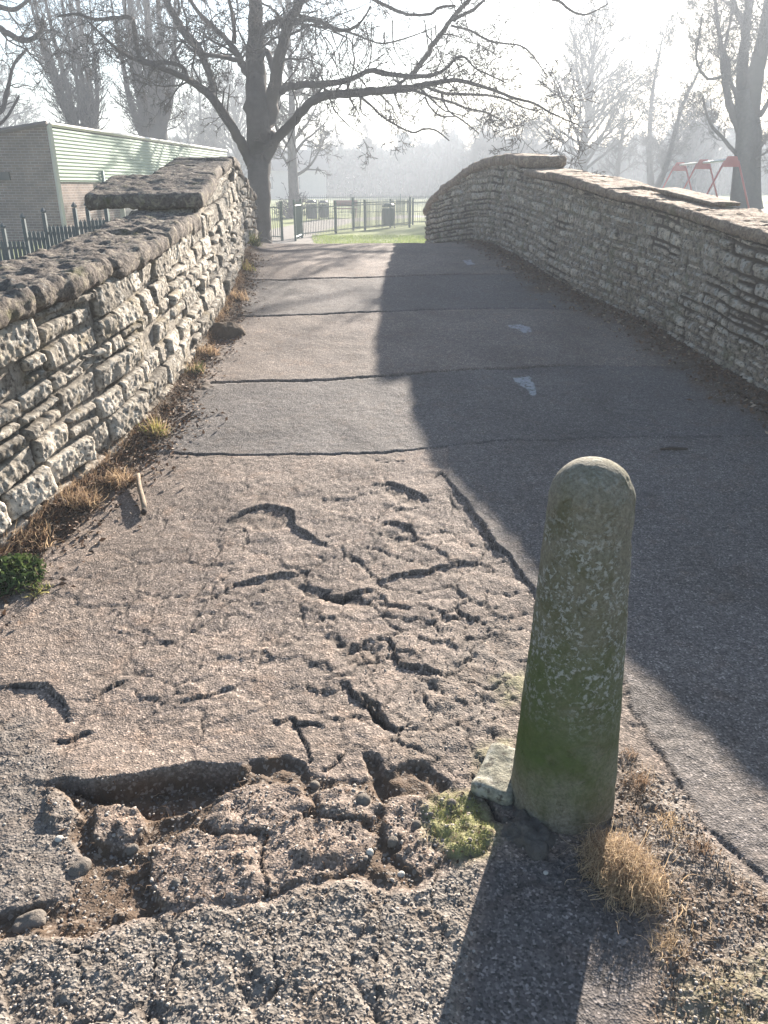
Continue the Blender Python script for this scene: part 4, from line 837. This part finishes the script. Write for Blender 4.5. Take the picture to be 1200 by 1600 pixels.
    L([(705, 40, 4), (735, 48, 4), (765, 64, 4), (790, 68, 3), (812, 71, 3), (828, 82, 3), (842, 100, 2.5), (857, 122, 1.5)], -2, dens=3.5, L=.8, lev=1)
    L([(560, 148, 6), (580, 165, 4), (595, 180, 4), (620, 196, 3), (645, 207, 3), (662, 202, 3), (680, 203, 3), (702, 220, 2)], -1.5, dens=2.4, L=.7, lev=1)
    L([(660, 133, 6), (695, 146, 5), (720, 147, 5), (760, 149, 4), (790, 155, 4), (815, 167, 3), (840, 174, 2)], 1.5, dens=3, L=.8, lev=2)
    L([(640, 138, 6), (670, 150, 4), (700, 158, 4), (725, 168, 3), (760, 176, 3), (790, 192, 2)], -1, dens=3, L=.7, lev=1)
    L([(690, 148, 4), (700, 172, 3), (722, 188, 3), (748, 208, 1.6)], 0, dens=3, L=.5, lev=1)
    L([(664, 152, 4), (673, 168, 3), (688, 181, 3), (715, 182, 2)], 0, dens=3, L=.4, lev=1)
    L([(425, 238, 5), (434, 212, 4), (430, 190, 3), (440, 160, 2)], 1, dens=4, L=.8, lev=1)
    for (a, b_, dx, n) in ((470, 520, 18, 5), (520, 600, -10, 5), (600, 690, 12, 6)):
        for _ in range(n):
            x0 = R_.uniform(a, b_); L([(x0, R_.uniform(30, 60), 2.5), (x0+dx*.4+R_.gauss(0, 5), 75, 2), (x0+dx+R_.gauss(0, 8), 105, 1.2)], 0, dens=4, L=.6, lev=1)
    T.done('bare_tree', at(408, 385, D)[:2]+(0.05,), MBARK, MTWIG, label='large dark leafless tree with spreading limbs standing at the end of the left wall', cat='tree')
bigtree()
def fantree(name, px_, Y, z, rb, H, n, lean, seed, label, group, mt=MBARK2, mb=MTWIG2, spread=.35, split=.33, group_=None):
    """several steep stems rising from one short trunk"""
    T = Tree(seed); x = at(*px_, Y)[0]; b = np.array([x, Y, z]); hs = H*split
    T.limb([b-(0, 0, .3), b+(0, 0, hs*.4), b+(lean*.3, 0, hs)], [rb*1.25, rb, rb*.95], 0, 1, 0, trunk=True)
    for i in range(n):
        a = 2*pi*i/n+T.r.uniform(-.4, .4); sp = spread*T.r.uniform(.3, 1.15); q = b+np.array([cos(a)*rb*.4, sin(a)*rb*.4, hs*T.r.uniform(.72, 1)]); hh = (H-hs)*T.r.uniform(.75, 1.05)
        m1 = q+np.array([cos(a)*sp*hh*.35, sin(a)*sp*hh*.35, hh*.22]); m2 = q+np.array([cos(a)*sp*hh*.55+lean, sin(a)*sp*hh*.55, hh*.55]); e = q+np.array([cos(a)*sp*hh*.7+lean*1.5, sin(a)*sp*hh*.7, hh])
        r = rb*T.r.uniform(.20, .38); T.limb([q, m1, m2, e], [r, r*.72, r*.45, r*.1], 5, 1.5, 2, (4, 3, 3), wig=.1, grav=.12, start=.05, mn=.009)
    return T.done(name, (x, Y, z), mt, mb, label=label, cat='tree', group=group)
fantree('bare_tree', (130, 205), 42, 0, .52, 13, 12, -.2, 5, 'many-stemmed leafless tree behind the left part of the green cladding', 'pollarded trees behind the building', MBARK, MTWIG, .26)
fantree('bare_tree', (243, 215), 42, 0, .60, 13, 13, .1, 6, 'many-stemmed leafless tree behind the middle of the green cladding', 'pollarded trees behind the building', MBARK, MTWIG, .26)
def lefttree():
    T = Tree(12); D = 26.0; L = lambda pts, dy: T.limb([at(x, y, D+dy*i) for i, (x, y, w) in enumerate(pts)], [w/2/FPX*D for x, y, w in pts], 3.2, 1.6, 2, (4, 4, 4))
    b = at(-70, 290, D); T.limb([np.array(b)-(0, 0, 2.5), at(-70, 200, D), at(-68, 60, D), at(-60, -80, D)], [.42, .36, .28, .15], .8, 1.6, 2, trunk=True)
    L([(-70, 150, 12), (-40, 90, 10), (-10, 45, 9), (8, 50, 8), (30, 62, 7), (48, 62, 6), (62, 50, 5), (68, 30, 3)], -.3); L([(-60, 120, 10), (-20, 150, 8), (0, 175, 7), (12, 140, 6), (22, 100, 4), (40, 80, 3)], .2)
    L([(-68, 40, 10), (-20, 10, 8), (20, 15, 6), (45, 0, 4), (70, -20, 3)], .2); L([(-70, 190, 8), (-30, 205, 6), (5, 190, 4), (30, 150, 3)], .3)
    T.done('bare_tree', (b[0], D, 0), MBARK, MTWIG, label='leafless tree mostly outside the left edge, its branches reaching in above the brick wall', cat='tree')
lefttree()
def righttree():
    T = Tree(9); D = 48.0
    def L(pts, dy, **k): T.limb([at(x, y, D+dy*i) for i, (x, y, w) in enumerate(pts)], [w*.43/FPX*D/ray(x, y)[1] for x, y, w in pts], **k)
    k1 = dict(dens=4.0, L=2.4, lev=3, kids=(4, 4, 4), grav=.08, mn=.010)
    L([(1165, 330, 60), (1165, 305, 52), (1167, 260, 46), (1170, 215, 44), (1166, 175, 40), (1165, 140, 34)], 0, dens=0, L=1, lev=0, trunk=True)
    L([(1163, 190, 26), (1160, 120, 22), (1164, 60, 16), (1170, 0, 14), (1172, -80, 8)], .3, **k1)
    L([(1170, 200, 34), (1180, 120, 28), (1194, 60, 26), (1204, 0, 20), (1222, -80, 12)], -.3, **k1)
    L([(1160, 205, 22), (1143, 172, 14), (1133, 130, 12), (1128, 85, 9), (1122, 40, 7), (1117, 0, 6), (1112, -60, 3)], .2, **k1)
    L([(1155, 160, 8), (1140, 120, 7), (1132, 80, 6), (1140, 40, 5), (1145, 0, 4)], .5, **k1)
    L([(1130, 118, 6), (1110, 124, 5), (1095, 112, 5), (1088, 90, 4), (1092, 60, 4), (1098, 20, 3)], -.3, **k1)
    L([(1165, 80, 12), (1160, 40, 11), (1150, 15, 10), (1138, -20, 7), (1120, -70, 4)], .3, **k1)
    L([(1188, 180, 10), (1205, 150, 8), (1225, 90, 6), (1240, 20, 4)], .3, **k1); L([(1180, 240, 8), (1198, 215, 6), (1225, 180, 5), (1240, 130, 3)], -.4, **k1)
    L([(1150, 240, 8), (1128, 215, 6), (1108, 190, 5), (1098, 150, 3)], -.3, **k1); L([(1155, 270, 6), (1178, 250, 5), (1200, 235, 4), (1225, 200, 3)], -.6, **k1)
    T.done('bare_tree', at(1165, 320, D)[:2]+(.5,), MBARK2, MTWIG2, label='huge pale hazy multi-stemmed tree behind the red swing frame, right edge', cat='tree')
righttree()
# trees of the park, fading into the haze
def parktree(seed, H, rb, n, spread):
    T = Tree(seed); T.limb([(0, 0, -.3), (0, 0, H*.3), (.1*H*.1, 0, H*.65), (0, 0, H)], [rb*1.2, rb*.8, rb*.4, .02], .0, 1, 0, trunk=True)
    for i in range(n):
        z = H*(.18+.72*i/n); a = i*2.4+T.r.uniform(-.5, .5); l = H*spread*(1-.55*(i/n))*T.r.uniform(.75, 1.15); e = .55+.5*i/n
        T.branch((0, 0, z), (cos(a)*cos(e), sin(a)*cos(e), sin(e)), l, rb*.34*(1-.6*i/n), 3, (5, 5, 6), .10, .03, (.4, .95), .55, .014)
    return T
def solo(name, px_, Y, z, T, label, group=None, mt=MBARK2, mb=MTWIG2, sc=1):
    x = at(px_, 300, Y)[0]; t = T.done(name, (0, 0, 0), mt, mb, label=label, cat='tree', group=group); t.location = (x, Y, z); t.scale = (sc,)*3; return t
GT = 'bare trees across the park'
t458 = solo('bare_tree', 459, 44, 0, parktree(21, 11, .28, 24, .30), 'slim hazy bare tree just right of the big trunk', GT)
t905 = solo('bare_tree', 906, 66, .3, parktree(22, 12.5, .42, 46, .50), 'symmetrical hazy bare tree above the crest of the right wall', GT)
t840 = copy_tree(t905); t840.location = (at(752, 300, 92)[0], 92, .3); t840.rotation_euler.z = 2.1; t840.scale = (.62,)*3; t840['label'] = 'faint smaller bare tree left of the symmetrical one'
def twostem():
    T = Tree(25); T.limb([(0, 0, -.3), (0, 0, 1.2)], [.42, .4], 0, 1, 0, trunk=True)
    for (dx, h) in ((-.9, 12.0), (1.3, 11)):
        T.limb([(dx*.15, 0, .8), (dx*.7, 0, h*.3), (dx*1.1, 0, h*.62), (dx*1.7+.8, 0, h)], [.30, .22, .15, .03], 5, 2.6, 3, (4, 4, 4), grav=.05, mn=.014)
    return T
t1020 = solo('bare_tree', 1020, 68, .3, twostem(), 'twin-stemmed hazy bare tree left of the swing frame', GT)
t970 = copy_tree(t458); t970.location = (at(962, 300, 74)[0], 74, .3); t970.rotation_euler.z = 1.2; t970.scale = (.8,)*3; t970['label'] = 'thin hazy bare tree between the symmetrical and the twin-stemmed trees'
for i, (px_, Y, s, src, lb) in enumerate(((828, 96, .62, t905, 'faint low bare tree directly above the raised slab of the right wall'), (700, 104, .62, t1020, 'faint bare tree above the left shoulder of the right wall'),
        (655, 100, .62, t458, 'faint misty tree left of the end of the right wall'), (575, 96, .72, t458, 'faint thin bare tree in mist above the green railings'), (522, 110, .6, t905, 'faint rounded bare tree beyond the bins'),
        (790, 88, .66, t1020, 'misty forked bare tree left of the raised slab'), (1075, 92, .75, t905, 'misty bare tree behind the swing frame'), (1240, 80, .8, t905, 'bare tree at the far right edge'), (375, 78, .8, t905, 'hazy bare tree seen between the big trunk and its left limb'),
        (330, 70, .8, t1020, 'hazy bare tree above the far end of the green cladding'), (300, 84, .9, t458, 'thin hazy bare tree over the roof line, right of the many-stemmed trees'), (10, 80, .9, t905, 'bare tree behind the brick gable at the left edge'))):
    c = copy_tree(src); c.location = (at(px_, 300, Y)[0], Y, .2); c.rotation_euler.z = i*1.3; c.scale = (s,)*3; c['label'] = lb
# bush at the foot of the slim tree
def bush(name, px_, Y, z, rx, h, n, mat, label, seed, group=None):
    T = Tree(seed); x = at(px_, 300, Y)[0]
    for i in range(n):
        a = T.r.uniform(0, 6.28); e = T.r.uniform(.3, 1.4); T.branch((x+T.r.uniform(-.3, .3)*rx, Y+T.r.uniform(-.3, .3)*rx, z), (cos(a)*cos(e), sin(a)*cos(e), sin(e)), h*T.r.uniform(.7, 1.1)*(.6+.4*sin(e)), .025, 2, (4, 4), .15, 0, (.4, 1), .55, .009)
    t = empty(name, (x, Y, z), label=label, cat='bush', group=group); T.B.build('branches', mat, t, True)
bush('bush', 457, 43.5, 0, 1.1, 1.25, 60, MBARK, 'dense dark bush round the foot of the slim hazy tree', 41)
# distant wood: clumpy mass of twigs and evergreen
def wood():
    rg = np.random.RandomState(6); n = 9000; px_ = rg.uniform(-200, 1450, n); Y = rg.uniform(96, 150, n)
    def top(x): return np.interp(x, [-150, 300, 430, 500, 560, 620, 700, 760, 850, 950, 1040, 1075, 1090, 1110, 1160, 1250, 1400], [8, 7.5, 6.4, 6, 7.4, 8.4, 8.8, 8.2, 7.2, 7.2, 8.6, 10.2, 12.4, 10, 9, 9, 9])*(.8+.4*vn2(x/14, x*0+3, 3))
    X = (px_-600)/FPX*Y/1.08; h = top(px_)*(Y/115)
    tag(blades('distant_wood', np.stack([X, Y, Y*0+.1], -1), h*rg.uniform(.7, 1.15, n), .07, MBARK2, None, .10, 9, 5, spread=.10), kind='stuff')
    n = 30000; px_ = rg.uniform(-200, 1450, n); Y = rg.uniform(104, 150, n); X = (px_-600)/FPX*Y/1.08; Z = top(px_)*.8*rg.rand(n)**.8*(Y/115)
    tag(leaves('evergreen_thicket', np.stack([X, Y, Z], -1), rg.uniform(.4, 1.1, n), MHOLLY, 9, flat=1.4), kind='stuff')
wood()
def house(px_, Y, w, h, rz, lb, seed):
    x = at(px_, 300, Y)[0]; t = empty('house', (0, 0, 0), label=lb, cat='house', group='houses in the mist'); b = MB(); b.box((0, 0, h/2), (w, 7, h)); b.build('wall', MHOUSE, t)
    b = MB(); b.add([(-w/2-.3, -3.9, h-.1), (w/2+.3, -3.9, h-.1), (w/2+.3, 3.9, h-.1), (-w/2-.3, 3.9, h-.1), (-w/2-.3, 0, h+2.2), (w/2+.3, 0, h+2.2)], [(0, 1, 5, 4), (2, 3, 4, 5), (0, 4, 3), (1, 2, 5), (3, 2, 1, 0)]); r = b.build('roof', MROOF, t)
    b = MB(); b.box((w*.3, 0, h+2.3), (.8, .6, 1.2)); b.build('chimney', MHOUSE, r)
    for i in range(int(w/3)):
        b = MB(); b.box((-w/2+1.5+i*3, -3.52, h*.55), (1.1, .1, 1.2)); b.build('window', MPLAS, t)
    t.location = (x, Y, .2); t.rotation_euler.z = rz
house(455, 97, 8, 3.0, .1, 'faint low building between the slim tree and the railings', 1); house(520, 118, 14, 3.2, -.05, 'faint long building in the mist beyond the bins', 2)

# ------------------------------------------------------------------ railings
def railing(name, a, b, h, label, group=None, pitch=.11, post=2.6, mat=MFENCE, z0=None, flat=False, pr=.009):
    a = np.array(a, float); b = np.array(b, float); L = np.linalg.norm((b-a)[:2]); d = (b-a)/L; t = empty(name, tuple(a), label=label, cat='fence', group=group); n = max(1, round(L/post)); ang = math.atan2(d[1], d[0])
    for i in range(n+1):
        q = a+d*L*i/n; m_ = MB(); m_.box((q[0], q[1], q[2]+(h+.08)/2), (.06, .06, h+.08), ang); m_.box((q[0], q[1], q[2]+h+.09), (.075, .075, .02), ang); m_.build('post', mat, t)
    for i in range(n):
        q = a+d*L*i/n; e = a+d*L*(i+1)/n; m_ = MB(); k = int(L/n/pitch)
        for zz in (.12, h-.08): c = (q+e)/2; m_.tube([q+(0, 0, zz), e+(0, 0, zz)], .016, 4)
        for j in range(1, k):
            u = q+(e-q)*j/k; m_.tube([u+(0, 0, .05), u+(0, 0, h+(.0 if flat else .03))], pr, 4)
        m_.build('railing_panel', mat, t)
def gpt(x, y, Y): p = at(x, y, Y); return (p[0], Y, float(zt(p[0], Y)))
GR = 'green park railings'
railing('railing', gpt(418, 372, 26), gpt(441, 372, 25.4), 1.05, 'short green railing between the big trunk and the gap of the path', GR)
railing('railing', gpt(462, 378, 25.2), gpt(472, 372, 27), 1.1, 'narrow green gate leaf turned edge-on beside the path gap', GR, post=1.9)
railing('railing', gpt(472, 370, 27.2), gpt(645, 352, 36), 1.0, 'long green railing crossing the grass between the two walls', GR)
railing('railing', gpt(645, 352, 36.2), gpt(760, 350, 38), 1.0, 'green railing running behind the end of the right wall', GR)
railing('railing', gpt(552, 358, 31.4), gpt(640, 352, 33.8), 1.08, 'denser green railing section in front of the dark bin', GR, pitch=.08, mat=MFENCE)
railing('railing', gpt(470, 345, 48), gpt(700, 345, 50), 1.0, 'far pale railing beyond the path bend', GR)
def bin_(px_, Y, s, mat, label):
    x, _, z = gpt(px_, 340, Y); t = empty('litter_bin', (x, Y, z), label=label, cat='bin', group='litter bins'); b = MB(); b.lathe([(.20*s, .1*s), (.24*s, .12*s), (.26*s, .78*s), (.24*s, .8*s)], 16, (x, Y, z)); b.build('body', mat, t, False)
    b = MB(); b.lathe([(.27*s, .84*s), (.27*s, .90*s), (.16*s, .99*s), (.02, 1.0*s)], 16, (x, Y, z)); b.build('lid', mat, t)
    b = MB(); b.box((x-.27*s, Y, z+.5*s), (.04*s, .04*s, 1.0*s)); b.build('stand', MPLAS, t)
    b = MB(); b.box((x+.27*s, Y, z+.5*s), (.04*s, .04*s, 1.0*s)); b.build('stand', MPLAS, t)
bin_(487, 40, .95, MPLAS, 'dark square-looking bin behind the railing, left of the pair'); bin_(506, 41.5, .9, MPLAS, 'dark bin behind the railing, right of the pair'); bin_(607, 33.2, .95, MFENCE, 'dark green bin standing at the dense railing')
# low bench with reddish frame
x, _, z = gpt(540, 345, 44); t = empty('park_bench', (x, 44, z), label='small reddish bench far behind the railing, right of the two dark bins', cat='bench'); b = MB(); b.box((x, 44, z+.44), (1.3, .4, .05)); b.build('seat', MRUST, t)
b = MB(); b.box((x, 44.2, z+.7), (1.3, .04, .3)); b.build('backrest', MRUST, t)
for dx in (-.55, .55): b = MB(); b.box((x+dx, 44, z+.22), (.06, .4, .44)); b.build('leg', MRUST, t)

# ------------------------------------------------------------------ swing frame
def swing():
    A = np.array([at(1143, 252, 38)[0], 38., .0]); B = np.array([at(1062, 262, 46)[0], 46., -.04]); t = empty('swing_frame', tuple((A+B)/2), label='red metal swing frame with a pale top bar beyond the right wall', cat='swing frame'); H = 2.67
    d = (B-A)/np.linalg.norm(B-A); sd = np.array([d[1], -d[0], 0]); m_ = MB(); m_.tube([A+(0, 0, H), B+(0, 0, H)], .055, 8); m_.build('top_bar', MSTEEL, t, True)
    for f in (0, .5, 1.0):
        c = A+(B-A)*f; g = empty  # frame of two legs under one gusset
        m_ = MB()
        m_.add([c+sd*.42+(0, 0, H-.30)+d*.03, c-sd*.42+(0, 0, H-.30)+d*.03, c-sd*.20+(0, 0, H+.14)+d*.03, c+sd*.20+(0, 0, H+.14)+d*.03, c+sd*.42+(0, 0, H-.30)-d*.03, c-sd*.42+(0, 0, H-.30)-d*.03, c-sd*.20+(0, 0, H+.14)-d*.03, c+sd*.20+(0, 0, H+.14)-d*.03],
               [(0, 1, 2, 3), (7, 6, 5, 4), (0, 4, 5, 1), (1, 5, 6, 2), (2, 6, 7, 3), (3, 7, 4, 0)]); m_.build('gusset', MRED, t)
        for s in (-1, 1): m_ = MB(); m_.tube([c+sd*.30*s+(0, 0, H-.05), c+sd*1.45*s+(0, 0, -.2)], .045, 7); m_.build('leg', MRED, t, True)
swing()

# ------------------------------------------------------------------ building on the left
def building():
    x0, y0 = at(76, 195, 25)[0], 25.0; x1, y1 = at(352, 238, 44)[0], 44.0; d = np.array([x1-x0, y1-y0, 0]); L = np.linalg.norm(d); d /= L; nrm = np.array([d[1], -d[0], 0])   # outward, to the path
    o = np.array([x0, y0, 0.]); t = empty('building', tuple(o), label='low brown brick building with pale green ribbed cladding beyond the left wall', cat='building'); zt_, zc_ = 3.22, 1.74
    W_ = -nrm; E = o+W_*7.5
    b = MB(); b.add([o-(0, 0, .8), E-(0, 0, .8), E+(0, 0, zt_-1.0), o+(0, 0, zt_)], [(0, 1, 2, 3)]); b.add([o+d*.2-(0, 0, .8), E+d*.2-(0, 0, .8), E+d*.2+(0, 0, zt_-1.0), o+d*.2+(0, 0, zt_)], [(3, 2, 1, 0)]); b.build('end_wall', MBRICK, t)
    b = MB(); q = o+nrm*0; b.add([q-(0, 0, .8), q+d*L-(0, 0, .8), q+d*L+(0, 0, zc_), q+(0, 0, zc_)], [(0, 1, 2, 3)]); b.build('side_wall', MBRICK, t)
    # ribbed cladding: real horizontal ribs
    V = []; n = 14; k = 0
    for i in range(n*4+1):
        z = zc_-.04+(zt_-zc_-.04)*i/(n*4); dp = (.05, .05, .085, .085)[i % 4]; V += [o+nrm*dp-d*.02+(0, 0, z), o+d*(L+.02)+nrm*dp+(0, 0, z)]
    b = MB(); b.add(V, [(2*i, 2*i+1, 2*i+3, 2*i+2) for i in range(n*4)]); b.build('cladding', MCLAD, t)
    b = MB(); c = o+d*L/2; b.tube([o+nrm*.06-d*.05+(0, 0, zt_+.02), o+nrm*.06+d*(L+.05)+(0, 0, zt_+.02)], .06, 4); b.build('roof_trim', MTRIM, t)
    b = MB(); b.tube([o+nrm*.04-d*.06-(0, 0, .6), o+nrm*.04-d*.06+(0, 0, zt_)], .075, 4); b.build('corner_trim', MTRIM, t)
    b = MB(); b.tube([o-d*.1+(0, 0, zt_+.04), E-d*.1+(0, 0, zt_-.96)], .07, 4); b.build('verge', MROOF, t)
    b = MB(); b.add([o+(0, 0, zt_+.03), o+d*L+(0, 0, zt_+.03), o+d*L+W_*7.5+(0, 0, zt_-.97), E+(0, 0, zt_-.97)], [(0, 1, 2, 3)]); b.build('roof', MROOF, t)
    for (f, w, h, zc) in ((.30, 2.4, 1.15, 1.05), (.58, 2.4, 1.15, 1.05), (.84, 2.2, 1.15, 1.05)):
        c = o+d*L*f+nrm*.05+(0, 0, zc); b = MB(); ang = math.atan2(d[1], d[0]); b.box(tuple(c), (w, .10, h), ang); wd = b.build('window', MDOOR, t)
        b = MB(); b.box(tuple(c+nrm*.055), (w-.24, .02, h-.24), ang); b.build('pane', MPLAS, wd)
        b = MB(); [b.box(tuple(c+d*s*(w/2+.05)+nrm*.03), (.1, .16, h+.3), ang) for s in (-1, 1)]; b.box(tuple(c+(0, 0, h/2+.06)+nrm*.03), (w+.2, .16, .1), ang); b.build('frame', MTRIM, wd)
    # dark vent and dark rain pipe
    b = MB(); c = at(3, 275, 24.9); b.box((c[0]-.1, o[1]-.02+ (c[0]-o[0])*W_[1]/W_[0], c[2]), (.5, .1, .22), math.atan2(W_[1], W_[0])); b.build('vent', MPLAS, t)
    b = MB(); f = .1; c = o+d*L*.16+nrm*.12; b.tube([c-(0, 0, .5), c+(0, 0, 2.05)], .05, 8); b.build('drainpipe', MDOOR, t, True)
building()
# screen fence in front of the building
def screen():
    t = empty('screen_fence', at(60, 350, 17)[:2]+(0,), label='blue-green slatted steel fence with pointed posts in front of the brick gable', cat='fence'); Y = 17.0
    tops = ((-40, 345), (5, 350), (36, 335), (68, 326), (116, 318), (136, 316), (165, 316)); last = None
    for (x, y) in tops:
        p = np.array(at(x, y+7, Y)); m_ = MB(); g = -.6
        m_.box((p[0], Y, (p[2]+g)/2), (.07, .07, p[2]-g)); m_.lathe([(.0, p[2]), (.06, p[2]+.02), (.06, p[2]+.05), (.0, p[2]+.12)], 6, (p[0], Y, 0)); m_.build('post', MFENCE2, t)
        if last is not None:
            a = np.array(last); zt1 = min(a[2], p[2])-.26; n = max(2, int((p[0]-a[0])/.075)); m_ = MB()
            for j in range(1, n): xx = a[0]+(p[0]-a[0])*j/n; m_.box((xx, Y, (zt1+g)/2), (.069, .02, zt1-g)); m_.add([(xx-.018, Y, zt1+.001), (xx+.018, Y, zt1+.001), (xx, Y, zt1+.05)], [(0, 1, 2)])
            for zz in (zt1-.12, g+.2): m_.box(((a[0]+p[0])/2, Y+.04, zz), (p[0]-a[0]-.075, .03, .05))
            m_.build('slat_panel', MFENCE2, t)
        last = p
screen()
# lawn blades where the grass shows beyond the crest
rg = np.random.RandomState(2); n = 34000; Y = 15.2+13*rg.rand(n)**1.0; X = rg.uniform(-3.4, 4.2, n)-.12*(Y-15)*0; d1, _, _ = segdist(X, Y, PW); k = (d1 > 1.15-(Y > 18)*.2); X, Y = X[k], Y[k]; n = len(X)
tag(blades('grass', np.stack([X, Y, zt(X, Y)], -1), rg.uniform(.03, .09, n), .012, MLAWN, None, .3, 5, 2, spread=.6), kind='stuff')
# ------------------------------------------------------------------ haze
def haze():
    b = MB(); b.box((0, 135, 7.5), (296, 330, 23)); o = b.build('haze'); m = bpy.data.materials.new('haze_air'); m.use_nodes = True; t = m.node_tree; t.nodes.clear()
    ou = t.nodes.new('ShaderNodeOutputMaterial'); v = t.nodes.new('ShaderNodeVolumePrincipled'); v.inputs['Color'].default_value = (.36, .40, .46, 1)
    v.inputs['Density'].default_value = HAZE; v.inputs['Anisotropy'].default_value = .35; t.links.new(v.outputs[0], ou.inputs['Volume']); o.data.materials.append(m)
    tag(o, kind='stuff')
haze()
